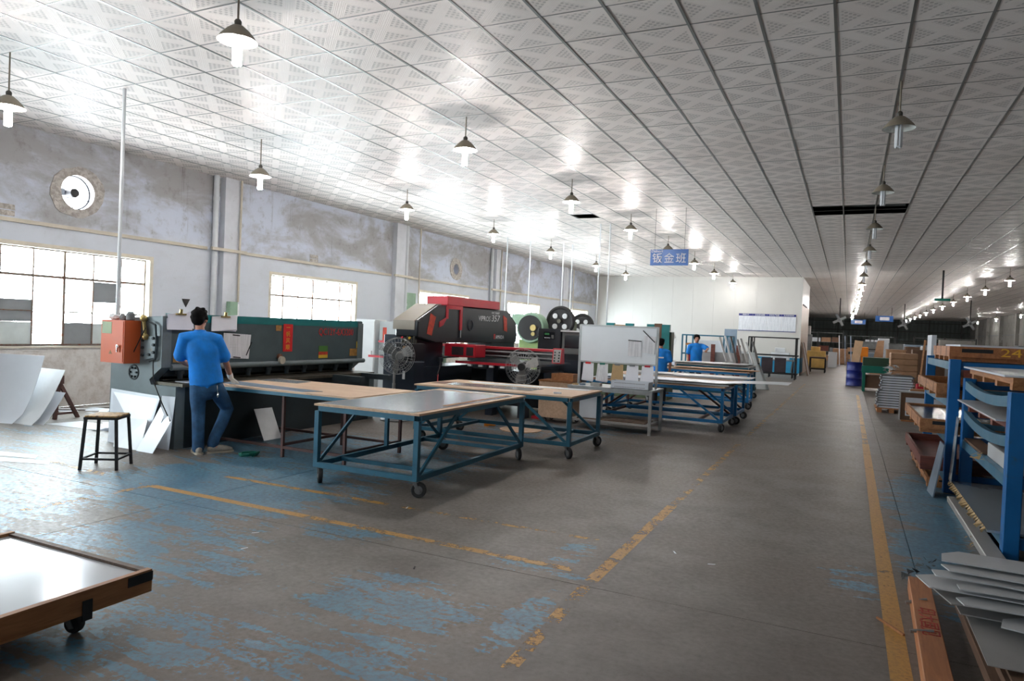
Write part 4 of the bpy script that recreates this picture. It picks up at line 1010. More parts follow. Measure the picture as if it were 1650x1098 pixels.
for (ya, yb, za, zb) in ((10.40, 10.58, 1.44, 1.80), (13.42, 13.60, 1.54, 1.86)):
    s = .10 if ya < 11 else -.06
    q = G().plate([(XS+.003, ya, za), (XS+.003, yb-.02, za-.03), (XS+.003, yb+s, zb-.06), (XS+.003, ya+s, zb)], .003).build('paper_couplet', 'couplet', uf)
text('model_name', 'VIPROS', .15, (XS+.003, 12.52, 1.76), (0, 1, 0), (0, 0, 1), 'white_print', uf, xs=1.05, shear=.1); text('model_name', '357', .19, (XS+.003, 13.0, 1.775), (0, 1, 0), (0, 0, 1), 'white_print', uf, xs=1.3, shear=.2)
text('model_name', 'CNC TURRET', .06, (XS+.003, 13.0, 1.89), (0, 1, 0), (0, 0, 1), 'white_print', uf)
text('maker_name', 'AMADA', .11, (XS+.003, 13.24, 1.395), (0, 1, 0), (0, 0, 1), 'white_print', uf); G().box(XS, XS+.003, 12.96, 13.03, 1.36, 1.46).build('maker_mark', 'red_ink', uf)
G().torus((XS+.004, 11.95, 1.62), .10, .012, 'x', 20, 6).build('porthole', 'press_navy', uf, smooth=True)
G().box(XB-.1, XS, 10.25, 14.0, .12, .86).build('lower_frame', 'press_navy', pp)
G().box(XB-.1, XS-.02, 12.9, 14.0, .86, 1.28).build('throat_post', 'press_black', pp)
G().box(-7.42, -6.74, 10.3, 11.2, 0, 1.40).build('turret_column', 'press_navy', pp, bevel=.015)
cbx = G().box(-6.96, -6.55, 9.98, 10.3, .42, .96).build('oil_cabinet', 'press_navy', pp, bevel=.01); G().box(-6.78, -6.73, 9.974, 9.982, .66, .80).build('cabinet_handle', 'white_enamel', cbx)
G().box(-6.98, -6.62, 10.02, 10.4, .98, 1.27).build('valve_box', 'press_black', pp, bevel=.01); G().box(-6.82, -6.74, 10.01, 10.025, 1.14, 1.22).build('gauge_plate', 'rust_label', pp)
vb = G()
for k in range(7): vb.cyl((-6.88+.045*k, 10.1, 1.27), (-6.88+.045*k, 10.1, 1.33+.03*(k % 3)), .014, n=8)
vb.build('valve_cluster', 'oily_steel', pp, smooth=True)
for k, m in ((0, 'press_red'), (3, 'yellow_label')): G().cyl((-6.87+.05*k, 10.05, 1.36), (-6.87+.05*k, 10.07, 1.36), .022, n=10).build('valve_knob', m, pp)
# red carriage cover with two windows, beam and worktable
cc = G().box(-6.62, -5.98, 11.05, 11.45, 1.04, 1.27).build('carriage_cover', 'press_red', pp, bevel=.012)
for a, b in ((-6.46, -6.22), (-6.16, -6.02)): G().box(a, b, 11.04, 11.05, 1.075, 1.225).build('window', 'smoked', cc)
bm = G().box(-8.6, -4.72, 11.75, 12.0, 1.20, 1.24).build('carriage_beam', 'press_red', pp); G().box(-8.6, -4.72, 11.78, 12.0, 1.04, 1.20).build('beam_slide', 'sheet_dark', bm)
G().cyl((-6.6, 11.74, 1.15), (-4.75, 11.74, 1.15), .018, n=8).cyl((-6.6, 11.74, 1.07), (-4.75, 11.74, 1.07), .014, n=8).build('guide_rods', 'bare_steel', bm)
co = G().prism([(11.62, 1.0), (11.78, 1.0), (11.74, 1.27), (11.66, 1.27)], 'x', -4.74, -4.56).build('control_panel', 'press_red', pp)
G().plate([(-4.72, 11.612, 1.02), (-4.58, 11.612, 1.02), (-4.58, 11.655, 1.25), (-4.72, 11.655, 1.25)], -.004).build('button_panel', 'sheet_grey', co)
for i in range(2):
    for j in range(4): G().cyl((-4.69+.08*i, 11.605+.01*j, 1.05+.05*j), (-4.69+.08*i, 11.62+.01*j, 1.05+.05*j), .014, n=8).build('button', 'press_black', co)
tt = G().box(-6.45, -4.9, 11.2, 13.0, .93, .965).build('worktable', 'press_black', pp)
G().box(-6.45, -4.9, 11.17, 11.2, .925, .968).build('table_edge', 'press_red', tt)
for k in range(6): G().box(-6.2+.22*k, -6.12+.22*k, 11.18, 11.23, .88, .915).build('table_clip', 'white_enamel', tt)
G().box(-8.4, -7.42, 11.2, 13.0, .93, .965).build('worktable', 'press_black', pp); G().box(-8.4, -7.42, 11.17, 11.2, .925, .968).build('table_edge', 'press_red', pp)
for x in (-5.85, -5.2): G().box(x-.07, x+.07, 11.4, 11.6, 0, .93).build('table_leg', 'press_navy', pp)
G().box(-6.5, -5.0, 11.9, 12.9, .15, .8).build('table_base', 'press_black', pp)
G().cyl((-6.42, 10.6, .96), (-6.42, 10.6, 1.03), .05, n=12).tube([(-6.42, 10.6, .96), (-6.40, 10.55, .85), (-6.42, 10.5, .72)], .014, 6).build('foot_switch', 'press_black', pp, smooth=True)
G().tube([(-6.41, 10.52, .75), (-6.37, 10.45, .6), (-6.33, 10.42, .45), (-6.36, 10.42, .02)], .010, 6).build('red_cable', 'press_red', pp)

# lockers by the wall
for (xa, xb, yb, h, m, lb) in ((-9.8, -9.28, 12.55, 1.66, 'locker_white', 'tall white metal locker behind the cutting machine'), (-9.2, -8.45, 12.6, 1.63, 'locker_grey', 'tall grey metal locker with a red paper strip on its door')):
    r = thing('metal_locker', lb, 'locker', ((xa+xb)/2, yb+.2, 0)); G().box(xa, xb, yb, yb+.42, 0, h).build('body', m, r, bevel=.006)
    d = G().box(xa+.015, xb-.015, yb-.015, yb, .06, h-.03).build('door', m, r); G().bar((xb-.06, yb-.02, .85), (xb-.06, yb-.02, .98), .015).build('handle', 'chrome', d)
    if m == 'locker_grey': G().box(xa+.10, xa+.20, yb-.018, yb-.015, 1.18, 1.5).build('paper_strip', 'couplet', d)
o = tag(G().box(-8.5, -8.05, 13.15, 13.55, 0, 1.74).build('control_cubicle', 'mint', None, bevel=.01, origin=(-8.27, 13.35, 0)), 'pale green cubicle between the lockers and the punch press', 'cabinet')
# black control cabinet and console
r = thing('control_cabinet', 'tall black control cabinet with a small green display, right of the punch press', 'cabinet', (-5.6, 13.7, 0))
G().box(-5.84, -5.32, 13.5, 14.0, 0, 1.62).build('body', 'press_black', r, bevel=.008)
d = G().box(-5.82, -5.34, 13.485, 13.5, .05, 1.6).build('door', 'press_black', r); q = G().box(-5.70, -5.46, 13.478, 13.486, 1.40, 1.55).build('display_panel', 'screen', r)
G().box(-5.68, -5.58, 13.474, 13.479, 1.49, 1.53).build('display', 'led_green', q); G().box(-5.53, -5.48, 13.474, 13.479, 1.42, 1.49).build('key_pad', 'bezel_grey', q)
for k in range(4): G().box(-5.68+.035*k, -5.66+.035*k, 13.474, 13.479, 1.42, 1.44).build('button', 'white_print', q)
G().box(-5.46, -5.40, 13.478, 13.486, 1.08, 1.17).build('label_plate', 'white_print', d)
r = thing('operator_console', 'black operator console with a grey-framed screen behind the whiteboard', 'console', (-5.05, 13.6, 0))
G().box(-5.30, -4.82, 13.45, 13.95, 0, 1.12).build('body', 'press_black', r, bevel=.008); G().box(-5.30, -4.82, 13.5, 13.9, 1.12, 1.57).build('monitor_housing', 'bezel_grey', r, bevel=.008)
G().box(-5.24, -4.90, 13.488, 13.5, 1.24, 1.5).build('screen', 'screen', r); G().box(-5.32, -4.80, 13.45, 13.92, 1.57, 1.60).build('top_ledge', 'white_enamel', r); G().box(-5.2, -4.9, 13.44, 13.45, .75, 1.0).build('keyboard_door', 'press_navy', r)
G().box(-5.26, -5.22, 13.44, 13.45, .93, .96).build('lock', 'white_enamel', r)

# green power presses in the back
def power_press(label, x, y, s, fw, col, arm):
    r = thing('power_press', label, 'machine', (x, y, 0), 0, 'green power presses')
    G().box(-.40*s, .35*s, -.1*s, .9*s, .3, 1.25*s).build('frame', col, r, True, bevel=.03)
    G().box(-.5*s, .5*s, -.3*s, 1.0*s, 0, .35).build('base', 'olive_machine', r, True)
    G().lathe([(0, -.16*s), (.36*s, -.16*s), (.38*s, -.1*s), (.38*s, .14*s), (0, .14*s)], (-.05*s, -.05*s, 1.55*s), 24, 'y').build('gear_guard', 'mint' if arm else col, r, True, smooth=True)
    G().cyl((-.05*s, -.24*s, 1.55*s), (-.05*s, -.16*s, 1.55*s), .31*s, n=24).build('gear_face', 'black_iron', r, True, smooth=True)
    G().cyl((.06*s, -.28*s, 1.55*s), (.06*s, -.22*s, 1.55*s), .08*s, n=12).cyl((.06*s, -.27*s, 1.4*s), (.06*s, -.22*s, 1.4*s), .05*s, n=12).build('crank', 'brass', r, True, smooth=True)
    G().prism([(-.8*s, 1.62*s), (-.74*s, 1.86*s), (-.6*s, 1.9*s), (.1*s, 1.72*s), (.1*s, 1.55*s)], 'y', .2*s, .5*s).build('motor_bracket', 'mint', r, True)
    G().box(.2*s, .9*s, .1*s, .55*s, 1.35*s, 1.75*s).build('crankshaft_housing', 'olive_machine', r, True, bevel=.03)
    if fw:
        w = G().torus((.62*s, .12*s, 1.74*s), .33*s, .05*s, 'y', 32, 8).build('flywheel', 'black_iron', r, True, smooth=True)
        G().lathe([(0, -.03*s), (.31*s, -.03*s), (.31*s, .03*s), (0, .03*s)], (.62*s, .12*s, 1.74*s), 28, 'y').build('flywheel_web', 'black_iron', w, True)
        for k in range(4):
            t = PI/4+PI/2*k; G().cyl((.62*s+.18*s*math.cos(t), .06*s, 1.74*s+.18*s*math.sin(t)), (.62*s+.18*s*math.cos(t), .085*s, 1.74*s+.18*s*math.sin(t)), .065*s, n=12).build('flywheel_hole', 'white_enamel', w, True)
        G().cyl((.62*s, -.0, 1.74*s), (.62*s, .3*s, 1.74*s), .05*s, n=12).build('shaft', 'oily_steel', r, True)
    return r
power_press('light green power press with a large black flywheel, behind the control cabinet', -7.40, 16.9, 1.05, True, 'press_green', True)
power_press('dark olive power press half hidden behind the whiteboard', -7.75, 19.6, 1.0, True, 'olive_machine', False)
# hydraulic press brake behind the whiteboard
r = thing('press_brake', 'long green press brake whose top shows above the whiteboard', 'machine', (-5.25, 17.5, 0))
G().box(-6.2, -3.95, 17.4, 17.7, .3, 1.66).build('front_plate', 'olive_machine', r)
for x in (-5.5, -5.0, -4.45, -4.08): G().box(x-.1, x+.1, 17.3, 17.42, .9, 1.84).build('cylinder_guard', 'shear_teal', r)
G().box(-5.4, -5.1, 17.36, 17.4, 1.55, 1.80).build('name_plate', 'rust_label', r); G().box(-4.36, -4.17, 17.3, 17.33, 1.5, 1.86).build('cover_plate', 'clutter_brown', r)
G().box(-6.2, -3.95, 17.2, 17.8, 0, .35).build('base', 'olive_machine', r)
# thin poles from ceiling to machines
for (x, y, z, lb) in ((-9.68, 19.7, 1.2, 'thin white cable pole hanging left of the green press'), (-9.3, 20.6, 1.4, 'thin white cable pole just right of the leftmost one behind the punch press'), (-8.4, 21.2, 1.8, 'thin white cable pole above the big flywheel'), (-8.25, 21.6, 1.9, 'second thin white cable pole above the big flywheel'), (-5.95, 17.55, 1.662, 'thin white cable pole left of the two above the whiteboard'), (-5.7, 17.6, 1.662, 'thin white cable pole right of the two above the whiteboard')):
    tag(G().cyl((x, y, z), (x, y, ZC), .018, n=8).build('cable_pole', 'pvc_white', None, smooth=True, origin=(x, y, z)), lb, 'pole')

# ------------------------------------------------------------------ whiteboard on a steel bench
wbt = thing('steel_bench', 'bare steel bench with a lower shelf carrying the whiteboard', 'bench', (-3.43, 11.25, 0))
for x in (-4.12, -2.76):
    for y in (10.92, 11.62): G().box(x-.022, x+.022, y-.022, y+.022, 0, .68).build('leg', 'galvanised', wbt)
G().box(-4.15, -2.73, 10.89, 11.65, .68, .705).build('top', 'galvanised', wbt)
for y in (10.90, 11.61): G().box(-4.1, -2.78, y, y+.03, .63, .68).build('apron', 'galvanised', wbt)
G().box(-4.1, -2.78, 10.94, 11.6, .13, .16).build('shelf', 'sheet_grey', wbt)
for k in range(3): G().box(-4.0, -2.85, 11.0+.18*k, 11.12+.18*k, .16, .175).build('shelf_slat', 'timber_dark', wbt)
wb = thing('whiteboard', 'wide whiteboard in an aluminium frame with drawings clipped along its foot', 'whiteboard', (-3.43, 11.3, .705))
for x in (-4.10, -2.78): G().box(x-.018, x+.018, 11.28, 11.32, .705, 1.71).build('upright', 'galvanised', wb)
G().box(-4.08, -2.80, 11.285, 11.30, 1.10, 1.69).build('board', 'board_white', wb)
for z in (1.08, 1.69): G().box(-4.1, -2.78, 11.275, 11.315, z, z+.025).build('frame_rail', 'galvanised', wb)
for k, (x, m) in enumerate(((-3.93, 'red_paper'), (-3.68, 'bin_green'), (-3.42, 'clutter_grey'), (-3.17, 'clutter_grey'), (-2.92, 'press_red'))):
    mm = ('paper', 'printed_paper', 'kraft', 'paper', 'paper')[k]; w = .19 if k < 3 else .20
    r = thing('paper_bundle', ('white drawings under the red clip at the left foot of the whiteboard', 'printed list hanging second from left under the whiteboard', 'brown envelope hanging under the middle of the whiteboard', 'white drawings hanging right of the brown envelope', 'rightmost curling white drawings under the whiteboard')[k], 'papers', (x, 11.26, .74))
    for q in range(3):
        G().plate([(x-w/2+.006*q-.01, 11.262-.008*q-.02, .78+.01*q), (x+w/2+.008*q, 11.262-.008*q-.02, .76+.01*q), (x+w/2-.01+.006*q, 11.27-.006*q, 1.07), (x-w/2+.01, 11.27-.006*q, 1.07)], .001).build('sheet', mm, r)
    G().bar((x-.045, 11.255, 1.07), (x+.045, 11.255, 1.07), .02, .03).build('clip', m, r)
for (x, z, w, h, a, lb) in ((-3.15, 1.22, .22, .26, .0, 'printed sheet held by a black strip on the whiteboard'), (-2.92, 1.28, .20, .28, .35, 'tilted curling sheet at the right edge of the whiteboard')):
    r = thing('drawing_sheet', lb, 'papers', (x, 11.28, z)); q = G().box(-w/2, w/2, -.001, .001, 0, h); M = Matrix.Translation((x, 11.275, z)) @ Matrix.Rotation(a*.2, 4, 'Y'); q.xf(M).build('sheet', 'printed_paper', r)
    G().bar((x-w/2, 11.27, z+h+.0+a*.25), (x+w/2, 11.27, z+h-.01-a*.25), .01, .014).build('magnet_strip', 'strap_black', r)
tr = thing('perforated_tray', 'pale perforated metal tray on the right half of the steel bench', 'tray', (-3.1, 11.0, .706))
g = G(); x0, x1, y0, y1, z0, z1 = -3.42, -2.80, 10.93, 11.18, .706, .83
g.box(x0, x1, y0, y0+.006, z0, z1).box(x0, x1, y1-.006, y1, z0, z1).box(x0, x0+.006, y0, y1, z0, z1).box(x1-.006, x1, y0, y1, z0, z1).box(x0, x1, y0, y1, z0, z0+.006).build('body', 'sheet_white', tr)
for rr in range(2):
    g = G()
    for k in range(20): g.cyl((x0+.07+.025*k, y0-.001, z0+.03+.06*rr), (x0+.07+.025*k, y0+.002, z0+.03+.06*rr), .007, n=8)
    g.build('hole_row', 'bezel_grey', tr)
for (nm, lb, c, x, y, rr, h, m) in (('tape_roll', 'small beige tape roll at the left end of the steel bench', 'tape', -4.04, 10.98, .05, .025, 'kraft'), ('tape_roll', 'pale blue tape roll on the steel bench', 'tape', -3.93, 11.02, .05, .03, 'sheet_blue_grey')):
    tag(G().lathe([(rr*.5, 0), (rr, 0), (rr, h), (rr*.5, h), (rr*.5, 0)], (x, y, .706), 18).build(nm, m, None, smooth=True, origin=(x, y, .706)), lb, c)
tag(G().box(-3.78, -3.62, 10.98, 11.1, .706, .76).build('parts_box', 'sheet_grey', None, origin=(-3.7, 11.04, .706)), 'small open metal parts box on the steel bench', 'box')
tag(G().plate([(-4.08, 10.9, .7065), (-3.74, 10.9, .7065), (-3.72, 10.97, .7065), (-4.0, 11.0, .7065)], .003).build('paper_sheet', 'paper', None, origin=(-4.0, 10.95, .7065)), 'flat white paper on the left corner of the steel bench', 'papers')
tag(G().box(-3.98, -3.66, 11.05, 11.3, .176, .56).build('paper_box', 'sheet_white', None, origin=(-3.8, 11.2, .176)), 'upright pale box on the lower shelf of the steel bench', 'box')
# wooden box left of the bench
r = thing('wooden_box', 'reddish plywood box on castors left of the steel bench', 'box', (-4.52, 11.5, 0)); G().box(-.30, .30, -.22, .22, .08, .72).build('body', 'plywood', r, True, bevel=.005)
G().box(-.31, .31, -.23, .23, .70, .725).build('lid', 'timber', r, True)
for sx in (-1, 1):
    for sy in (-1, 1): caster(r, sx*.24, sy*.16, .08, .035, .4)
r = thing('timber_tray', 'small open timber box standing on the reddish plywood box', 'box', (-4.42, 11.5, .726)); 
for a in ((-.2, .2, -.16, -.13), (-.2, .2, .13, .16), (-.2, -.17, -.13, .13), (.17, .2, -.13, .13)): G().box(a[0], a[1], a[2], a[3], 0, .12).build('board', 'timber', r, True)
G().box(-.17, .17, -.13, .13, 0, .1).build('contents', 'cement_patch', r, True)
# orange drill and red thing on floor
r = thing('power_drill', 'small orange power tool lying on the floor under the tables', 'power tool', (-5.15, 10.15, 0), .3)
G().box(-.10, .08, -.03, .03, .01, .08).build('body', 'orange_plastic', r, True, bevel=.012); G().box(-.11, -.04, -.025, .025, 0, .05).build('handle', 'orange_plastic', r, True); G().cyl((.08, 0, .045), (.15, 0, .045), .015, n=10).build('chuck', 'black_iron', r, True)
tag(G().box(-5.06, -4.86, 11.55, 11.7, 0, .05).cyl((-4.95, 11.62, .05), (-4.95, 11.62, .09), .04, n=10).build('foot_pedal', 'press_red', None, origin=(-4.95, 11.62, 0)), 'red foot pedal on the floor beside the plywood box', 'pedal')
pcb = G().lathe([(0, 0), (.33, 0), (.33, .012), (0, .012)], (-4.6, 10.1, 0), 24)
tag(pcb.build('plywood_disc', 'plywood', None, origin=(-4.6, 10.1, 0)), 'flat round board lying on the floor behind the brown table', 'board')

# ------------------------------------------------------------------ blue tables along the aisle
def pile(prefix, x0, x1, y0, y1, z, n, seed, mats, lab, over=0.0):
    rnd = random.Random(seed); zz = z
    for k in range(n):
        t = rnd.choice((.004, .006, .01)); w = rnd.uniform(.55, 1.0); a = rnd.uniform(-.06, .06); d = rnd.uniform(.25, .9)
        L = (x1-x0)*w; cx = x1-L/2+over*(1 if k == n-1 else rnd.uniform(-.4, .3)); cy = rnd.uniform(y0+(y1-y0)*d/2, y1-(y1-y0)*d/2)
        hx, hy = L/2, (y1-y0)*d/2
        o = G().box(-hx, hx, -hy, hy, 0, t).build(prefix, mats[k % len(mats)]); o.location = (cx, cy, zz+.0008); o.rotation_euler = (0, 0, a); zz += t+.001
        tag(o, lab % (('bottom', 'second', 'third', 'fourth', 'fifth', 'sixth', 'seventh')[k] if k < n-1 else 'topmost'), 'metal sheet', lab.split('% s')[-1] if False else 'flat sheets stacked on the blue tables')
    return zz
tc = work_table('work_table', 'bright blue rolling table right behind the whiteboard bench, nearest of the blue tables', -4.25, -1.83, 12.1, 13.3, .76, 'cart_blue', 'plywood_x', 0, dark='cart_rust', group='rolling work tables')
zc = pile('flat_sheet', -4.2, -1.75, 12.1, 13.3, .76, 6, 11, ['sheet_grey', 'sheet_grey_light', 'carton', 'sheet_white'], '%s of the sheets piled on the nearest blue table', .1)
o = G().prism([(-4.1, 0), (-1.9, 0), (-1.55, .03), (-1.0, .05), (-.85, .05), (-.85, .055), (-1.0, .055), (-1.55, .036), (-1.9, .006), (-4.1, .006)], 'y', 12.2, 13.0).build('long_sheet', 'sheet_white'); o.location = (0, 0, zc+.005)
tag(o, 'long white sheet overhanging the aisle end of the nearest blue table', 'metal sheet')
for k, (x, y) in enumerate(((-3.3, 12.3), (-2.7, 12.45), (-2.3, 12.4), (-1.9, 12.55))):
    pass
work_table('work_table', 'deep blue rolling table with rust-brown rear legs, second of the blue tables', -4.2, -1.80, 13.45, 14.6, .80, 'cart_blue', 'plywood_x', 0, dark='cart_rust')
pile('flat_sheet', -4.1, -1.7, 13.5, 14.55, .80, 5, 21, ['sheet_grey_light', 'sheet_grey', 'timber_x', 'sheet_white'], '%s of the sheets piled on the second blue table', .1)
work_table('work_table', 'blue rolling table carrying timber and plates, third of the blue tables', -4.3, -1.95, 16.4, 17.1, .83, 'cart_blue', 'plywood_x', 0, dark='cart_rust')
pile('flat_sheet', -4.2, -1.9, 16.4, 17.1, .83, 5, 31, ['timber_x', 'sheet_grey', 'sheet_grey_light', 'carton'], '%s of the sheets piled on the third blue table', .12)
work_table('work_table', 'far blue rolling table loaded with profiles, in front of the person facing us', -5.0, -2.2, 18.6, 19.8, .86, 'cart_teal', 'sheet_grey', 0, dark='cart_rust')
pile('flat_sheet', -4.9, -2.3, 18.6, 19.8, .86, 6, 41, ['sheet_grey', 'sheet_white', 'sheet_dark', 'sheet_grey_light'], '%s of the sheets piled on the far blue table', .05)
rnd = random.Random(5)
for k in range(7):
    x = -2.9+.13*k; o = G().bar((x+.1, 18.7, .96), (x-.25-.06*rnd.random(), 19.9+.1*k, 1.45+.18*rnd.random()), .05, .025).build('steel_profile', ('sheet_grey', 'sheet_grey_light', 'sheet_dark', 'bare_steel')[k % 4], None, origin=(x+.1, 18.7, .96))
    tag(o, '%s from the left of the steel profiles leaning over the far blue table' % (ORD[k] if k else 'first'), 'profile', 'leaning steel profiles')
for k, x in enumerate((-3.75, -3.0)): tag(G().box(x-.06, x+.06, 22.2, 22.26, .4, 1.36).build('timber_post', 'redwood', None, origin=(x, 22.23, .4)), '%s short reddish timber post in front of the grey rack' % ('left' if not k else 'right'), 'post')
tag(G().box(-4.4, -2.7, 22.3, 22.34, .4, 1.12).build('grey_sheet', 'sheet_grey', None, origin=(-3.5, 22.3, .4)), 'grey panel standing behind the reddish timber posts', 'panel')
work_table('work_table', 'low dark rolling table holding the grey panel and timber posts', -4.6, -2.5, 21.95, 22.6, .40, 'cart_teal', 'plywood_x', 0, low=.15)
# roll of paper on third table
tag(G().cyl((-3.9, 16.5, .93), (-3.6, 16.42, .93), .045, n=14).build('paper_roll', 'paper', None, smooth=True, origin=(-3.9, 16.5, .9)), 'rolled white paper lying on the third blue table', 'paper roll')
# grey slabs leaning by the aisle
for k in range(3): lean_sheet('leaning_slab', '%s grey slab leaning at the aisle end of the far tables' % ('front', 'middle', 'rear')[k], (-3.0+.05*k, 23.3+.12*k, 0), (-2.25+.03*k, 23.3+.12*k, 0), (-3.3+.03*k, 23.9+.12*k, 1.15), (-2.75+.02*k, 23.9+.12*k, 1.12), 'locker_grey', .02, 'panel', 'grey slabs by the aisle')
# tubular racks by the partition
def tube_rack(label, x0, x1, y0, y1, zs, m, uprights=(0, 1)):
    r = thing('tube_rack', label, 'rack', ((x0+x1)/2, (y0+y1)/2, 0)); s = .025
    for f in uprights:
        x = x0+(x1-x0)*f
        for y in (y0, y1): G().box(x-s, x+s, y-s, y+s, 0, zs[-1]).build('upright', m, r)
    for z in zs:
        for y in (y0, y1): G().box(x0, x1, y-s, y+s, z-s, z+s).build('rail', m, r)
        for x in (x0, x1): G().box(x-s, x+s, y0, y1, z-s, z+s).build('end_rail', m, r)
    return r
tube_rack('dark blue tubular rack with a white panel behind the person facing us', -5.45, -3.75, 25.8, 26.5, (.2, .95, 1.62), 'cart_teal', (0, .22, .86, 1))
tag(G().box(-5.0, -4.0, 26.3, 26.34, .226, 1.45).build('white_sheet', 'sheet_white', None, origin=(-4.5, 26.32, .226)), 'bright white panel standing inside the dark blue tubular rack', 'panel')
tag(G().box(-5.35, -5.05, 25.9, 26.4, 1.25, 1.33).build('plank', 'timber_x', None, origin=(-5.2, 26.1, 1.25)), 'short plank lying across the dark blue tubular rack', 'plank')
tag(G().box(-4.2, -3.75, 27.2, 27.24, 0, 1.9).build('blue_grey_sheet', 'sheet_blue_grey', None, origin=(-4.0, 27.2, 0)), 'tall blue-grey door panel right of the dark blue tubular rack', 'panel')
rk = tube_rack('black tubular rack of dark glass panels standing at the blue skirting', -3.66, -1.82, 30.0, 30.7, (.22, .95, 1.65), 'black_iron', (0, .07, .97))
for k in range(2): tag(G().box(-3.15+.5*k, -2.72+.5*k, 30.1, 30.14, .27, .85).build('dark_glass_sheet', 'smoked', None, origin=(-3+.5*k, 30.1, .27)), '%s dark glossy panel in the black tubular rack' % ('left', 'right')[k], 'panel')
tag(G().box(-3.6, -3.2, 30.15, 30.2, .27, .8).build('beige_sheet', 'cream_plastic', None, origin=(-3.4, 30.1, .27)), 'beige panel at the left of the black tubular rack', 'panel')
tag(G().bar((-2.05, 30.35, .26), (-1.98, 30.4, .92), .12, .03).build('leaning_plank', 'clutter_grey', None, origin=(-2.2, 30.1, .25)), 'grey plank leaning inside the black tubular rack', 'plank')
for k, (a, b, c, d) in enumerate(((-2.9, -2.2, .75, 1.05), (-2.75, -2.35, 1.06, 1.24))): tag(G().box(a, b, 31.2, 31.6, c, d).build('white_box', 'board_white', None, bevel=.01, origin=((a+b)/2, 31.4, c)), ('large shiny white box on the bench behind the black rack', 'small shiny white box on top of the larger one behind the black rack')[k], 'box')
r = thing('bench', 'plain dark bench carrying two white boxes behind the black rack', 'bench', (-2.5, 31.4, 0)); G().box(-3.0, -2.0, 31.1, 31.7, .70, .748).build('top', 'clutter_grey', r)
for x in (-2.95, -2.05):
    for y in (31.15, 31.65): G().box(x-.02, x+.02, y-.02, y+.02, 0, .70).build('leg', 'black_iron', r)
for k in range(3): lean_sheet('leaning_board', '%s board leaning against the beige side of the partition' % ('nearest', 'middle', 'farthest')[k], (-1.62, 34.15+.9*k, 0), (-1.62, 34.85+.9*k, 0), (-1.92, 34.15+.9*k, 1.5), (-1.92, 34.85+.9*k, 1.45), ('clutter_brown', 'sheet_grey', 'clutter_brown')[k], .02, 'board', 'boards by the partition')

# notice board on the partition, hanging department sign
nb = thing('notice_board', 'wide white notice board with blue headings on the white partition wall', 'notice board', (-3.4, 33.98, 1.95))
for k in range(4):
    xa = -4.64+.617*k; G().box(xa+.004, xa+.613, 33.975, 33.995, 1.96, 2.70).build('sheet_panel', 'notice_print', nb); G().box(xa+.002, xa+.615, 33.97, 33.976, 2.62, 2.72).build('heading', 'drum_blue', nb)
    text('heading_text', ('质量方针', '设备操作规程', '安全生产制度', '车间管理制度')[k], .072, (xa+.31, 33.968, 2.67), (1, 0, 0), (0, 0, 1), 'white_print', nb)
G().box(-4.66, -2.17, 33.97, 33.99, 1.93, 1.96).build('bottom_strip', 'drum_blue', nb)
sg = thing('hanging_sign', 'blue hanging sign with three large white characters over the tables', 'sign', (-3.67, 15.6, 3.13))
G().box(-4.09, -3.25, 15.59, 15.61, 3.13, 3.485).build('panel', 'sign_blue', sg)
for k, ch in enumerate('钣金班'): text('character', ch, .235, (-3.93+.262*k, 15.585, 3.275), (1, 0, 0), (0, 0, 1), 'white_print', sg, depth=.004)
text('small_print', 'Dalnori', .085, (-4.07, 15.585, 3.445), (1, 0, 0), (0, 0, 1), 'white_print', sg, align='LEFT')
for x in (-4.0, -3.34): G().cyl((x, 15.6, 3.485), (x, 15.6, ZC), .004, n=5).build('cord', 'wire', sg)
for (x, y, lb) in ((PY(1425, 511, 62).x, 62, 'far blue hanging sign right of the lamp row over the aisle'), (PY(1383, 518, 74).x, 74,'small farthest blue hanging sign at the end of the aisle')):
    r = thing('hanging_sign', lb, 'sign', (x, y, 3.0)); G().box(-.62, .62, -.02, .02, .3, .75).build('panel', 'sign_blue', r, True); G().box(-.3, .35, -.024, -.02, .4, .65).build('lettering', 'white_print', r, True)
    for k in (-.5, .5): G().cyl((k, 0, .75), (k, 0, 1.4), .02, n=5).build('cord', 'wire', r, True)
# poster, triangle and switch box on the left wall
tag(G().box(XL, XL+.006, 16.85, 17.6, 1.75, 2.5).build('wall_chart', 'mint', None, origin=(XL, 17.2, 1.75)), 'pale green wall chart right of the second pilaster', 'poster')
tag(G().prism([(9.52, 1.90), (9.70, 1.90), (9.61, 1.74)], 'x', XL, XL+.01).build('wall_marker', 'black_iron', None, origin=(XL, 9.6, 1.74)), 'small black triangle marker on the left wall above the papers', 'marker')
r = thing('switch_box', 'grey switch box with a paper tag on the first pilaster', 'box', (XL+.14, 10.6, 1.6)); G().box(XL+.141, XL+.26, 10.46, 10.66, 1.58, 1.90).build('body', 'mint', r, bevel=.008); G().box(XL+.141, XL+.15, 10.68, 10.80, 1.56, 1.86).build('paper_tag', 'printed_paper', r)

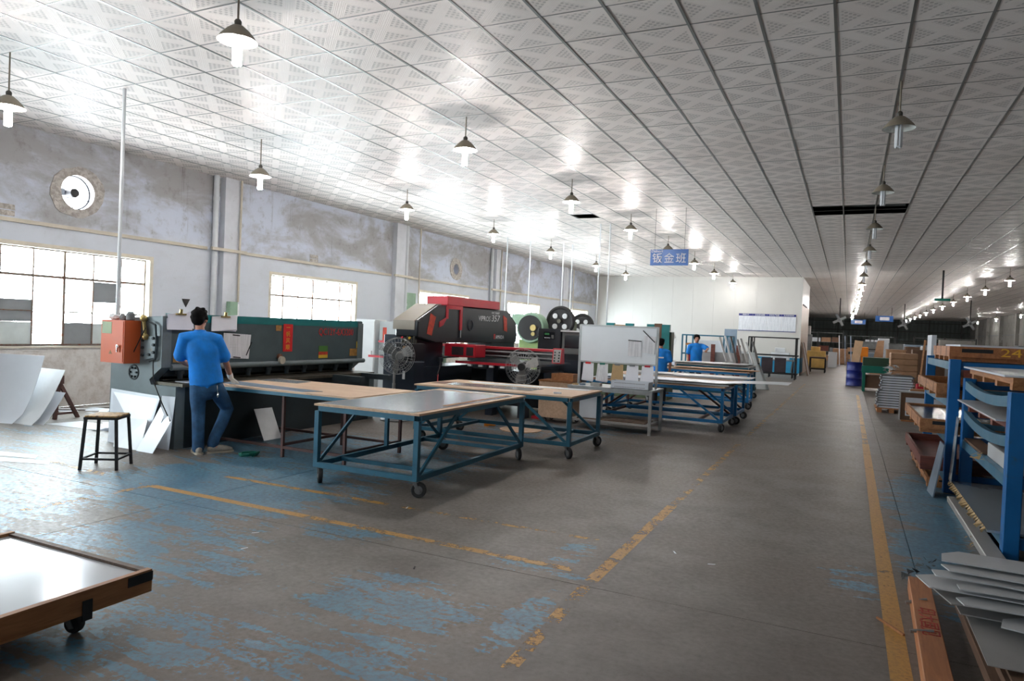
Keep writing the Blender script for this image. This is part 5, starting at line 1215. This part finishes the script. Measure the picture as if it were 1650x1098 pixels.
# ------------------------------------------------------------------ left wall: bent sheets on a trestle and offcuts
def bent_sheet(label, xr, xl, yb, yt, h, m, bow, y_in=0.0):
    g = G(); n = 8; rr = []
    for i in range(n+1):
        t = i/n; y = yb+(yt-yb)*t+bow*math.sin(PI*t*.5)**2; z = h*t
        rr.append([(xl, y, z), (xr-.38*t*t, y, z*(1-.0)), (xr-.38*t*t, y+.004, z), (xl, y+.004, z)])
    o = g.loft(rr).build('bent_sheet', m, None, smooth=True, origin=(xr, yb, 0)); return tag(o, label, 'metal sheet', 'sheets leaning on the trestle')
def bent2(label, P, Q, lean, h, m, bow):
    """P-Q bottom edge on the floor, top edge pushed back by lean"""
    P, Q, L = Vector((*P, 0)), Vector((*Q, 0)), Vector((*lean, 0)); g = G(); n = 8; rr = []
    nrm = Vector((0, .004, 0))
    for i in range(n+1):
        t = i/n; off = L*(t**bow)+Vector((0, 0, h*t)); rr.append([P+off, Q+off, Q+off+nrm, P+off+nrm])
    o = g.loft(rr).build('bent_sheet', m, None, smooth=True, origin=P); return tag(o, label, 'metal sheet', 'sheets leaning on the trestle')
bent2('large bent white sheet leaning at the left edge, in front of the others', (-11.3, 5.5), (-10.30, 5.79), (.02, .40), .93, 'sheet_white', .55)
bent2('grey-white sheet behind the front bent one at the left edge', (-10.6, 5.84), (-9.98, 5.86), (-.02, .45), .74, 'sheet_grey_light', .7)
bent2('lowest white sheet right of the bent sheets at the left edge', (-10.3, 5.98), (-9.92, 5.98), (-.06, .33), .42, 'sheet_white', .8)
tr = thing('trestle', 'dark rusty iron trestle propping the white sheets by the left wall', 'trestle', (-10.2, 6.5, 0))
G().box(-10.9, -10.25, 6.40, 6.46, .52, .64).build('beam', 'cart_rust', tr)
for x in (-10.8, -10.32):
    for y in (6.38, 6.72): G().bar((x, y, 0.0), (x, 6.43, .54), .045, .045).build('leg', 'cart_rust', tr)
    G().bar((x, 6.38, .08), (x, 6.68, .08), .03, .03).build('spreader', 'cart_rust', tr)
rnd = random.Random(12)
for k in range(52):
    x = rnd.uniform(-11.0, -8.7); y = rnd.uniform(6.9, 8.2) if x < -9.2 else rnd.uniform(6.2, 7.6); L = rnd.uniform(.35, 1.1); w = rnd.uniform(.04, .14)
    a = rnd.choice((rnd.uniform(-.3, .3), rnd.uniform(.6, 1.2), rnd.uniform(-.9, -.4)))
    o = G().box(-L/2, L/2, -w/2, w/2, 0, .0012).build('offcut_strip', ('sheet_white', 'sheet_grey_light', 'sheet_white', 'sheet_grey')[k % 4]); o.location = (x, y, (.001+.0014*k)); o.rotation_euler = (0, 0, a)
    tag(o, 'thin pale metal offcut in the scrap heap along the foot of the left wall', 'offcut', 'metal offcuts by the left wall')
tag(G().plate([(-10.0, 6.05, .001), (-8.9, 6.15, .001), (-8.7, 6.55, .001), (-9.9, 6.5, .001)], .003).build('floor_sheet', 'sheet_white', None, origin=(-9.4, 6.3, 0)), 'large pale sheet lying flat in front of the scrap heap', 'metal sheet')
for k, pts in enumerate(([(-8.6, 4.35), (-7.75, 4.6), (-7.9, 4.72), (-8.7, 4.55)], [(-8.2, 4.2), (-7.35, 4.5), (-7.5, 4.6), (-8.3, 4.36)])):
    tag(G().plate([(x, y, .0015) for x, y in pts], .002).build('floor_sheet', 'sheet_white', None, origin=(pts[0][0], pts[0][1], 0)), ('rear pale sheet lying flat on the floor left of the stool', 'front pale sheet lying flat on the floor left of the stool')[k], 'metal sheet')
tag(G().tube([(-6.15+.05*math.cos(t*.7)*(1+t*.05), 6.02+.12*math.sin(t*.7), .012+.002*t) for t in range(20)], .012, 6).build('hose', 'bin_green', None, origin=(-6.15, 6.0, 0)), 'short green hose coiled on the floor by the worker', 'hose')
rr_ = random.Random(3)
for (px_, py_) in ((405, 860), (655, 820), (388, 886), (668, 918), (1090, 893), (1140, 910)):
    p = PZ(px_, py_); o = G().plate([(0, 0, .001), (.05, .01, .001), (.055, .02, .001), (.005, .012, .001)], .0015).build('metal_chip', 'sheet_white' if px_ != 668 else 'black_iron'); o.location = (p.x, p.y, 0); o.rotation_euler = (0, 0, rr_.uniform(0, 3)); tag(o, 'tiny metal chip lying on the worn concrete floor', 'chip', 'stray metal chips on the floor')

# ------------------------------------------------------------------ blue racks along the right
def sag(g, x, y0, y1, z, w, h, s, n=12):
    for i in range(n):
        t0, t1 = i/n, (i+1)/n; z0, z1 = z-s*4*t0*(1-t0), z-s*4*t1*(1-t1); a, b = y0+(y1-y0)*t0, y0+(y1-y0)*t1
        g.add([(x, a, z0-h), (x+w, a, z0-h), (x+w, a, z0), (x, a, z0), (x, b, z1-h), (x+w, b, z1-h), (x+w, b, z1), (x, b, z1)], [(0, 1, 2, 3), (7, 6, 5, 4), (3, 2, 6, 7), (0, 4, 5, 1), (0, 3, 7, 4), (1, 5, 6, 2)])
    return g
def rack(label, x0, x1, ya, yb, zt, shelves, sags, pw=.11):
    r = thing('storage_rack', label, 'rack', ((x0+x1)/2, (ya+yb)/2, 0))
    for x in (x0, x1-pw):
        for y in (ya, yb): G().box(x, x+pw, y-pw/2, y+pw/2, 0, zt).build('post', 'rack_blue', r, bevel=.006)
    for z, s in zip(shelves, sags):
        for x in (x0+.01, x1-.07): sag(G(), x, ya+pw/2, yb-pw/2, z, .05, .085, s).build('side_beam', 'rack_side', r)
        for y in (ya, yb): G().box(x0+pw, x1-pw, y-.03, y+.03, z-.08, z).build('end_beam', 'rack_blue', r)
        for k in (.33, .66): yy = ya+(yb-ya)*k; zz = z-s*4*k*(1-k); G().box(x0+.06, x1-.07, yy-.03, yy+.03, zz-.06, zz-.005).build('cross_beam', 'rack_side', r)
    return r
rack('near blue steel rack with sagging beams at the right edge', 1.12, 2.6, 6.5, 8.84, 1.27, (1.24, .93, .62, .16), (.05, .06, .0, .0))
rack('far blue steel rack of wooden crates beside the aisle', 1.0, 2.5, 9.04, 11.5, 1.46, (1.43, 1.02, .62, .20), (0, 0, 0, 0))
def crate(label, x0, x1, ya, yb, z0, h, m, straps=True, fill=None, mark=None, feet=True):
    r = thing('flat_crate', label, 'crate', ((x0+x1)/2, (ya+yb)/2, z0)); t = .03; zb = z0+(.05 if feet else 0)
    G().box(x0, x0+t, ya, yb, zb, zb+h).build('side_board', m, r); G().box(x1-t, x1, ya, yb, zb, zb+h).build('side_board', m, r)
    G().box(x0+t, x1-t, ya, ya+t, zb, zb+h).build('end_board', m, r); G().box(x0+t, x1-t, yb-t, yb, zb, zb+h).build('end_board', m, r)
    G().box(x0+t, x1-t, ya+t, yb-t, zb, zb+.02).build('base_board', m, r)
    if feet:
        for k in range(4): yy = ya+.12+(yb-ya-.24)*k/3; G().box(x0+.01, x1-.01, yy-.05, yy+.05, z0, zb).build('bearer', m, r)
    if straps:
        for k in range(3): yy = ya+.3+(yb-ya-.6)*k/2; G().box(x0-.002, x0, yy-.008, yy+.008, zb, zb+h).build('strap', 'strap_black', r)
        G().box(x0+.12, x0+.42, ya-.003, ya, zb+h*.45, zb+h*.8).build('end_label', 'strap_black', r)
    if fill: G().box(x0+t+.005, x1-t-.005, ya+t+.005, yb-t-.005, zb+.021, zb+h*.75).build('contents', fill, r)
    return r
crate('shallow wooden crate on the second shelf of the far blue rack', .90, 2.38, 9.12, 11.42, 1.022, .11, 'timber')
crate('wooden crate jutting into the aisle from the third shelf of the far blue rack', .76, 2.38, 9.12, 11.42, .622, .11, 'timber', fill='sheet_dark')
crate('dark empty crate frame on the lower shelf of the far blue rack', .78, 1.8, 9.12, 11.42, .202, .11, 'redwood', False)
crate('narrow crate lying on the floor under the far blue rack', .86, 1.5, 9.2, 11.4, .0, .06, 'timber', feet=True)
r = crate('long orange timber crate with yellow marks on top of the far blue rack', 1.05, 3.4, 9.5, 11.2, 1.432, .12, 'orange_timber')
text('painted_mark', '24', .13, (PY(1630, 567, 9.497).x, 9.497, 1.545), (1, 0, 0), (0, 0, 1), 'gold_ink', r, xs=1.6)
tag(G().box(1.2, 2.6, 9.9, 11.3, 1.603, 1.625).build('white_sheet_stack', 'sheet_white', None, origin=(1.9, 10.6, 1.603)), 'white sheets lying on the long orange timber crate', 'metal sheet')
tag(G().box(1.06, 1.12, 11.62, 12.2, 0, 1.75).build('white_sheet', 'sheet_white', None, origin=(1.09, 11.9, 0)), 'upright white panel behind the far blue rack', 'panel')
# near rack contents
r = crate('splintered crate carrying a white sheet on the top beams of the near rack', 1.16, 2.5, 6.6, 8.75, 1.275, .05, 'timber', False)
tag(G().box(1.12, 2.8, 6.7, 8.9, 1.376, 1.392).build('white_sheet_stack', 'sheet_white', None, origin=(1.9, 8, 1.376)), 'white sheet overhanging the splintered crate on the near rack', 'metal sheet')
r = crate('red-brown pallet of grey sheet on the middle beams of the near rack', 1.14, 2.48, 6.58, 8.76, .932, .05, 'redwood', False)
tag(G().box(1.06, 2.46, 6.6, 8.74, 1.033, 1.045).build('grey_sheet_stack', 'sheet_grey_light', None, origin=(1.9, 8, 1.033)), 'thin grey sheets lying on the red-brown pallet of the near rack', 'metal sheet')
tag(G().box(1.18, 2.5, 6.62, 7.65, .6205, .745).build('sheet_pack', 'sheet_grey_light', None, bevel=.004, origin=(2, 7.6, .62)), 'thick pack of white-edged sheets on the lower shelf of the near rack', 'metal sheet')
tag(G().box(1.14, 1.28, 7.72, 8.75, .6205, .645).build('shelf_plank', 'clutter_brown', None, origin=(1.2, 7.7, .62)), 'long brown plank along the lower shelf of the near rack', 'plank')
def torn(label, x, y, z, n, seed, m, s):
    rnd = random.Random(seed); g = G()
    for k in range(n):
        c = Vector((x+rnd.uniform(-s, s)*.5, y+rnd.uniform(-s, s), z+rnd.uniform(0, s*.5))); a = [Vector((rnd.uniform(-1, 1), rnd.uniform(-1, 1), rnd.uniform(-.5, .6)))*s*.5 for _ in range(3)]
        g.plate([c+a[0], c+a[1], c+a[2]], .002)
    o = g.build('torn_wrapping', m, None, origin=(x, y, z)); return tag(o, label, 'wrapping', None, 'stuff')
torn('torn brown paper wrapping around the thick sheet pack on the near rack', 1.06, 7.3, .63, 9, 3, 'kraft', .08); torn('shreds of clear film hanging beside the sheet pack on the near rack', 1.42, 7.95, .66, 8, 8, 'plastic_film', .12)
o = G().box(1.04, 2.45, 6.58, 8.76, .1605, .18).build('wrapped_sheet', 'sheet_steel', None, origin=(1.5, 7.7, .16)); tag(o, 'large film-wrapped blue-grey sheet on the lowest shelf of the near rack', 'metal sheet')
rq = random.Random(71); g = G()
for k in range(26):
    y = 6.62+.083*k; w = rq.uniform(.02, .06); g.plate([(1.035, y, .183), (1.035-w, y+rq.uniform(.01, .04), .16), (1.035-w*.5, y+.06, .13), (1.04, y+.09, .182)], .002)
tag(g.build('torn_edging', 'kraft', None, origin=(1.03, 7.7, .16)), 'ragged brown paper edging along the film-wrapped sheet of the near rack', 'wrapping')
tag(G().box(1.9, 1.93, 6.7, 8.6, .19, .55).build('white_board', 'sheet_white', None, origin=(1.9, 7.6, .19)), 'white board standing inside the near rack above the film-wrapped sheet', 'board')
o = G().box(.985, 1.115, 5.9, 8.5, 0, .06).build('long_slab', 'sheet_grey', None, bevel=.006, origin=(.95, 7.3, 0)); tag(o, 'long grey slab lying on the floor along the foot of the near rack', 'slab')
o = G().plate([(.86, 9.0, 0), (.88, 8.62, 0), (.96, 8.62, .56), (.96, 9.0, .56)], .012).build('leaning_offcut', 'sheet_blue_grey', None, origin=(.95, 9, 0)); tag(o, 'narrow shiny offcut standing against the post between the two racks', 'panel')
o = G().plate([(1.02, 8.75, .19), (1.02, 8.55, .19), (1.06, 8.55, .85), (1.06, 8.7, .87)], .004).build('leaning_strip', 'sheet_steel', None, origin=(1, 8.6, .3)); tag(o, 'bright upright strip beside the post between the two racks', 'strip')
for k, (px_, py_) in enumerate(((1535, 815), (1545, 838), (1560, 870), (1568, 885), (1532, 806))):
    p = PZ(px_, py_); torn('brown paper scrap lying on the floor along the near rack', p.x, p.y, .012, 3, 60+k, 'kraft', .045)['group'] = 'paper scraps by the near rack'
# scrap trolley, lower right corner
tl = thing('scrap_trolley', 'low dark trolley holding metal scrap at the lower right corner', 'trolley', (1.4, 4.1, 0))
G().box(.62, 2.6, 2.6, 5.0, .10, .16).build('deck', 'timber_dark', tl); G().box(.66, .69, 2.6, 4.9, .16, .20).build('side_rail', 'timber_dark', tl)
for x in (.75, 2.4):
    for y in (2.8, 4.8): caster(tl, x-1.4, y-4.1, .10, .04, .2)
pk = thing('timber_plank', 'orange timber plank with red stencilled marks on the floor, lower right', 'plank', (.45, 4.2, 0), math.radians(-1.5))
G().box(-.06, .06, -1.25, 1.08, .0, .09).build('plank', 'orange_timber', pk, True, bevel=.004)
m0 = text('stencilled_marks', '印大国见', .10, (.45, 4.25+.22, .0905), (0, -1, 0), (1, 0, 0), 'plank_red_ink', pk, xs=1.1)
for (y, z) in ((.62, .03), (.10, .05)): G().cyl((-.09, y, z+.03), (.02, y+.02, .094), .010, n=8).build('bolt', 'bare_steel', pk, True)
names = ['topmost', 'second from top', 'third from top', 'fourth from top', 'fifth from top', 'sixth from top', 'seventh from top', 'eighth from top', 'lowest']
zz = .455; rnd = random.Random(9)
specs = [(.50, 4.50, 1.9, .24, -.02, 'sheet_grey_light'), (.52, 4.36, 1.9, .16, .03, 'sheet_grey_light'), (.46, 4.30, 1.8, .16, -.05, 'sheet_grey_light'), (.55, 4.18, 1.8, .14, .02, 'sheet_grey_light'), (.42, 4.28, 1.6, .30, .02, 'sheet_grey_light'), (.56, 4.08, 1.7, .16, -.03, 'sheet_grey_light'), (.50, 4.22, 1.5, .34, .06, 'sheet_grey'), (.7, 4.0, 1.5, .2, -.1, 'sheet_grey_light'), (.55, 4.3, 1.9, .5, 0, 'sheet_grey')]
for k, (x, y, L, w, a, m) in enumerate(specs):
    jag = [(0, -w/2)]
    for i in range(1, 6): jag.append((L*i/6, -w/2+rnd.uniform(-.03, .03)))
    jag += [(L, -w/2), (L, w/2), (.05+rnd.uniform(0, .1), w/2), (rnd.uniform(-.06, .02), .1*w)]
    o = G().prism(jag, 'z', 0, .006).build('scrap_strip', m); o.location = (x, y, zz-.02*k); o.rotation_euler = (0, .008, a)
    tag(o, '%s of the ragged metal strips piled on the scrap trolley' % names[k], 'scrap metal', 'ragged strips on the scrap trolley')
tag(G().plate([(.60, 3.62, .235), (2.5, 3.62, .235), (2.5, 4.4, .275), (.58, 4.4, .275)], .004).build('scrap_sheet', 'sheet_grey', None, origin=(.6, 3.6, .25)), 'wide torn grey sheet under the ragged strips on the scrap trolley', 'scrap metal')
tag(G().plate([(.86, 3.75, .248), (2.5, 3.75, .248), (2.5, 4.3, .276), (.84, 4.3, .276)], .003).build('scrap_sheet', 'sheet_dark', None, origin=(.9, 3.7, .3)), 'dark sheet lying on the wide torn grey sheet of the scrap trolley', 'scrap metal')
tag(G().box(.68, 2.4, 3.45, 4.9, .17, .215).build('scrap_slab', 'clutter_brown', None, origin=(.7, 3.6, .17)), 'brown board slab under the scrap sheets on the trolley', 'board')
tag(G().box(.70, 2.4, 2.6, 3.24, .165, .24).build('metal_case', 'sheet_grey', None, bevel=.01, origin=(1, 3.0, .165)), 'dented grey metal case nearest the camera on the scrap trolley', 'case')
for k in range(4): torn('crumpled dark scrap at the end of the orange plank', .42+.05*k, 5.40+.03*k, .03+.03*k, 4, 90+k, ('clutter_grey', 'black_iron')[k % 2], .07)['group'] = 'crumpled scrap by the plank'
tag(G().bar((.22, 4.62, .008), (.345, 4.42, .008), .012, .012).build('thin_stick', 'timber', None, origin=(.3, 4.5, 0)), 'thin wooden stick on the floor beside the orange plank', 'stick')

# ------------------------------------------------------------------ right side, farther back
# stack of framed panels on a pallet
pl = thing('pallet', 'small wooden pallet under the stack of white framed panels', 'pallet', (1.0, 18.9, 0))
for k in range(3): G().box(.66+.25*k, .76+.25*k, 18.5, 19.4, 0, .09).build('bearer', 'timber', pl)
for k in range(5): G().box(.62, 1.3, 18.5+.19*k, 18.62+.19*k, .09, .11).build('deck_board', 'timber', pl)
for k in range(13):
    dx = rnd.uniform(-.02, .02)+(0.06 if k > 6 else 0); z = .112+.058*k
    r = thing('framed_tray', ('%s framed panel of the stack on the pallet' % (('lowest', 'second', 'third', 'fourth', 'fifth', 'sixth', 'seventh', 'eighth', 'ninth', 'tenth', 'eleventh', 'twelfth', 'topmost')[k]+(' white' if k in (0, 12) else ' white')))+('' if k in (0, 12) else ', counted from the floor'), 'panel', (.98+dx, 18.9, z), 0, 'stack of white framed panels')
    G().box(-.32, .32, -.38, .42, .0, .042).build('panel', 'sheet_white', r, True); G().box(-.325, .325, -.385, .425, .042, .055).build('gasket', 'strap_black', r, True)
    for sx in (-1, 1): G().box(sx*.325-.02, sx*.325+.02, -.40, -.36, .006, .04).build('corner_cap', 'chrome', r, True)
torn('crumpled clear film heaped on the stack of white framed panels', .98, 18.9, .93, 16, 33, 'plastic_film', .25)
for k in range(4):
    z = .75+.155*k
    tag(G().box(1.0, 1.62, 20.8, 21.5, z, z+.15).build('carton', 'carton', None, bevel=.012, origin=(1.3, 21.1, z)), ('lowest', 'second', 'third', 'topmost')[k]+' of the brown cartons stacked behind the framed panels', 'carton', 'stacked brown cartons')
tag(G().box(.95, 1.75, 20.7, 21.6, 0, .748).build('wooden_case', 'clutter_brown', None, origin=(1.3, 21.1, 0)), 'dark wooden case under the brown cartons', 'case')
tag(G().box(1.42, 1.60, 18.4, 18.6, .45, .72).build('red_can', 'press_red', None, bevel=.02, origin=(1.5, 18.5, .45)), 'red can beside the stack of framed panels', 'can')
tag(G().box(1.40, 1.8, 18.3, 19.3, 0, .448).build('low_case', 'clutter_brown', None, origin=(1.6, 18.8, 0)), 'low brown case carrying the red can', 'case')
r = thing('framed_board', 'white board with a brown border standing on the floor beside the blue rack', 'board', (1.3, 16.8, 0))
G().box(1.0, 1.75, 16.78, 16.81, .03, .62).build('backing', 'clutter_brown', r); G().box(1.12, 1.75, 16.77, 16.78, .12, .50).build('face', 'sheet_white', r); G().box(1.0, 1.03, 16.76, 16.79, .03, .62).box(1.0, 1.75, 16.76, 16.79, .60, .63).build('frame', 'sheet_grey_light', r); G().box(1.05, 1.75, 16.75, 16.85, 0, .03).build('foot', 'timber', r)
for k in range(3): tag(G().box(1.22+.04*k, 1.86, 17.14+.18*k, 17.24+.18*k, .621, .65).build('timber_lath', 'timber_x', None, origin=(1.2, 17.3, .55)), ('front', 'middle', 'rear')[k]+' wooden lath resting on the white covered block by the rack', 'lath', 'laths by the rack')
tag(G().box(1.2, 1.9, 17.1, 17.7, 0, .62).build('covered_block', 'sheet_white', None, bevel=.05, origin=(1.5, 17.4, 0)), 'white covered block behind the brown-bordered board', 'block')
dr = thing('oil_drum', 'dark blue steel oil drum standing at the right side of the aisle', 'drum', (.25, 28.9, 0))
G().lathe([(0, 0), (.28, 0), (.29, .02), (.28, .04), (.28, .26), (.295, .28), (.28, .30), (.28, .55), (.295, .57), (.28, .59), (.28, .84), (.29, .86), (.27, .85), (0, .84)], (0, 0, 0), 28).build('barrel', 'drum_blue', dr, True, smooth=True); G().torus((0, 0, .86), .28, .012, 'z', 28, 6).build('rim', 'drum_blue', dr, True, smooth=True)
r = thing('green_bin', 'dark green bin with a bright green front rail, right of the blue drum', 'bin', (.95, 26.2, 0)); G().box(.45, 1.45, 25.9, 26.8, .82, 1.12).build('body', 'box_green', r); G().box(.42, 1.48, 25.85, 25.9, .62, .85).build('front_rail', 'bin_green', r)
for x in (.5, 1.4):
    for y in (25.95, 26.7): G().box(x-.04, x+.04, y-.04, y+.04, 0, .82).build('leg', 'bin_green', r)
G().box(.5, 1.4, 26, 26.7, .12, .55).build('lower_load', 'clutter_brown', r)
r = thing('orange_stand', 'orange machine stand behind the blue drum', 'stand', (.55, 33, 0)); G().box(-.2, .2, -.2, .2, 1.0, 1.42).build('hopper', 'orange_plastic', r, True, bevel=.03); G().box(-.06, .12, -.1, .1, 0, 1.0).build('post', 'orange_plastic', r, True)
lean_sheet('leaning_board', 'tall pale plywood board leaning behind the blue drum', (.02, 31.0, 0), (.30, 31.0, 0), (.22, 31.5, 1.68), (.52, 31.5, 1.65), 'ply_pale', .02, 'board')
lean_sheet('leaning_board', 'brown plywood board standing right of the orange stand', (.8, 33.5, 0), (1.3, 33.5, 0), (1.1, 33.8, 1.7), (1.35, 33.8, 1.72), 'carton', .02, 'board')
# boxes, racks and cabinets deeper in the hall
far = [(-2.2, -1.2, 45, 46, 0, 1.0, 'straw', 'yellow wooden box with a straw-coloured bundle, left of the aisle', 'box'),
       (-2.0, -1.5, 45.2, 45.7, 1.0, 1.25, 'straw', 'straw-coloured bundle on the yellow wooden box', 'bundle'),
       (-1.1, -.6, 47, 47.6, 0, .95, 'sheet_white', 'white cabinet right of the yellow wooden box', 'cabinet'),
       (-3.4, -2.2, 50, 51, 0, 2.0, 'clutter_grey', 'tall grey cabinet at the left side of the far aisle', 'cabinet'),
       (-3.3, -2.3, 50.1, 50.9, 2.0, 2.55, 'sheet_grey', 'grey case on top of the tall grey cabinet', 'case'),
       (-1.0, .0, 55, 56, 0, 1.1, 'carton', 'brown carton at the foot of the far shelving', 'carton'),
       (2.3, 3.6, 36, 37, 0, 1.5, 'clutter_brown', 'dark brown crate block behind the carton stack', 'crate'),
       (2.5, 4.2, 40, 41, 0, 1.6, 'sheet_blue_grey', 'pale blue-grey cabinet in the far right field', 'cabinet'),
       (4.5, 6.5, 42, 43, 0, 1.6, 'clutter_brown', 'wide brown crate in the far right field', 'crate'),
       (6.8, 8.6, 38, 39, 0, 1.75, 'clutter_grey', 'wide grey machine housing in the far right field', 'machine'),
       (9.0, 11.5, 45, 46, 0, 1.9, 'clutter_brown', 'brown crate block along the right wall', 'crate'),
       (1.6, 2.2, 48, 48.6, 0, 1.9, 'sheet_white', 'upright white panel unit in the far right field', 'panel'),
       (5.5, 7.5, 55, 56, 0, 2.0, 'wall_grey', 'pale grey machine housing near the far wall', 'machine'),
       (.9, 2.0, 58, 59, 0, 1.7, 'clutter_grey', 'grey crate right of the far aisle', 'crate'),
       (2.4, 3.3, 29.5, 30.3, 0, 1.55, 'sheet_grey', 'grey cabinet behind the far blue rack', 'cabinet')]
for (a, b, c, d, e, f, m, lb, ct) in far:
    r = thing(ct.replace(' ', '_'), lb, ct, ((a+b)/2, (c+d)/2, e)); G().box(a, b, c, d, e, f).build('body', m, r, bevel=.02); G().box(a+.05, b-.05, c-.02, c, e+.08, f-.08).build('front_panel', m, r)
def shelving(label, x0, x1, y, h, n, seed):
    r = thing('shelving', label, 'shelving', ((x0+x1)/2, y, 0)); rnd = random.Random(seed)
    for x in (x0, (x0+x1)/2, x1):
        for yy in (y, y+.7): G().box(x-.04, x+.04, yy-.04, yy+.04, 0, h).build('upright', 'far_steel', r)
    for k in range(n): z = .15+(h-.2)*k/(n-1); G().box(x0, x1, y, y+.7, z-.03, z).build('shelf', 'clutter_grey', r)
    for k in range(n-1):
        z = .15+(h-.2)*k/(n-1); x = x0+.1; j = 0
        while x < x1-.5:
            w = rnd.uniform(.3, .7); hh = rnd.uniform(.25, .42)
            if rnd.random() < .8:
                tag(G().box(x, x+w, y+.05, y+.6, z+.002, z+hh).build('stored_box', rnd.choice(('carton', 'clutter_brown', 'clutter_grey', 'sheet_white', 'redwood')), None, origin=(x+w/2, y+.3, z)), 'small stored box on the %s' % label, 'box', 'boxes on the far shelving')
            x += w+.08
shelving('far shelving left of the aisle', -3.8, -.4, 58, 2.3, 4, 1); shelving('far shelving at the end of the aisle', -.2, 3.4, 66, 2.2, 4, 2); shelving('far shelving in the right field', 4.5, 8.5, 62, 2.2, 4, 3)
work_table('work_table', 'low black table beside the blue skirting past the partition corner', -1.75, -1.0, 38.5, 39.5, .78, 'black_iron', 'clutter_brown', 0, False, group=None)
for k in range(3): tag(G().bar((-.5+.35*k, 52+.3*k, 0), (-.6+.35*k, 52.2+.3*k, 2.0), .18, .05).build('leaning_profile', 'sheet_blue_grey' if k else 'sheet_white', None, origin=(-.45+.12*k, 52, 0)), ('left', 'middle', 'right')[k]+' pale profile leaning at the end of the far aisle', 'profile', 'pale profiles leaning in the far aisle')
for k in range(2): tag(G().bar((1.9+.25*k, 23.9, 0), (2.05+.25*k, 24.25, 1.75), .05, .03).build('leaning_stick', 'timber_x', None, origin=(1.9+.25*k, 24, .8)), ('left', 'right')[k]+' thin wooden stick leaning behind the brown cartons', 'stick')
tag(G().box(1.75, 2.6, 24.4, 25.0, 0, 1.45).build('brown_case', 'clutter_brown', None, origin=(2.1, 24.6, 0)), 'dark brown case behind the brown cartons', 'case')
# ceiling fans and drop pole in the far right field
def drop(label, x, y, z):
    r = thing('drop_pole', label, 'pole', (x, y, z)); G().box(x-.03, x+.03, y-.03, y+.03, z, ZC).build('pole', 'black_iron', r); G().box(x-.25, x+.25, y-.1, y+.1, z-.08, z).build('outlet_box', 'bin_green', r)
drop('black drop pole with a green outlet box right of the aisle lamps', 3.05, 30.5, 3.35)
for k, (x, y) in enumerate(((-.6, 50), (3.4, 56), (6.5, 50))):
    r = thing('hanging_fan', ('hanging fan left of the aisle under the far ceiling', 'hanging fan right of the far aisle under the ceiling', 'hanging fan in the far right field')[k], 'fan', (x, y, 3.0)); G().cyl((0, 0, .1), (0, 0, ZC-3.0), .03, n=8).build('rod', 'black_iron', r, True); G().cyl((0, -.1, 0), (0, .2, 0), .14, n=14).build('motor', 'clutter_grey', r, True, smooth=True)
    for j in range(4): t = PI/2*j; G().bar((0, -.12, 0), (.42*math.cos(t+.5), -.12, .42*math.sin(t+.5)), .14, .02, (0, 1, 0)).build('blade', 'clutter_grey', r, True)
rnd = random.Random(44); words = ('first', 'second', 'third', 'fourth', 'fifth', 'sixth', 'seventh', 'eighth', 'ninth')
kinds = (('carton', 'brown', 'crate'), ('clutter_grey', 'grey', 'machine'), ('ply_pale', 'pale plywood', 'crate'), ('sheet_white', 'white', 'cabinet'), ('clutter_brown', 'dark brown', 'crate'), ('sheet_blue_grey', 'blue-grey', 'cabinet'), ('redwood', 'red-brown', 'crate'), ('clutter_grey', 'grey', 'cabinet'), ('orange_timber', 'orange timber', 'crate'))
for row, (y, xs, lab) in enumerate(((35.0, 1.5, 'behind the green bin'), (44.0, .95, 'halfway down the right side'), (51.5, .8, 'in the farthest right row'))):
    x = xs
    for k in range(9):
        m, cw, ct = kinds[(k*2+row*5) % 9]; w = rnd.uniform(.55, 1.0); h = rnd.uniform(.8, 1.75); d = rnd.uniform(.5, .9); yy = y+rnd.uniform(-.5, .5)
        if any(not (x+w < a or x > b or yy+d < c or yy > e_) for (a, b, c, e_, *_r) in far): x += w+.15; continue
        r = thing('stored_'+ct, '%s %s, %s from the aisle, %s' % (cw, ct, words[k], lab), ct, (x+w/2, yy+d/2, 0), 0, 'stored goods '+lab)
        G().box(-w/2, w/2, -d/2, d/2, 0, h).build('body', m, r, True, bevel=.02); G().box(-w/2-.02, w/2+.02, -d/2-.02, d/2+.02, h, h+.04).build('lid', m, r, True)
        for z in (h*.25, h*.7): G().box(-w/2, w/2, -d/2-.03, -d/2, z, z+.08).build('batten', m if ct == 'crate' else 'far_steel', r, True)
        x += w+rnd.uniform(.08, .35)
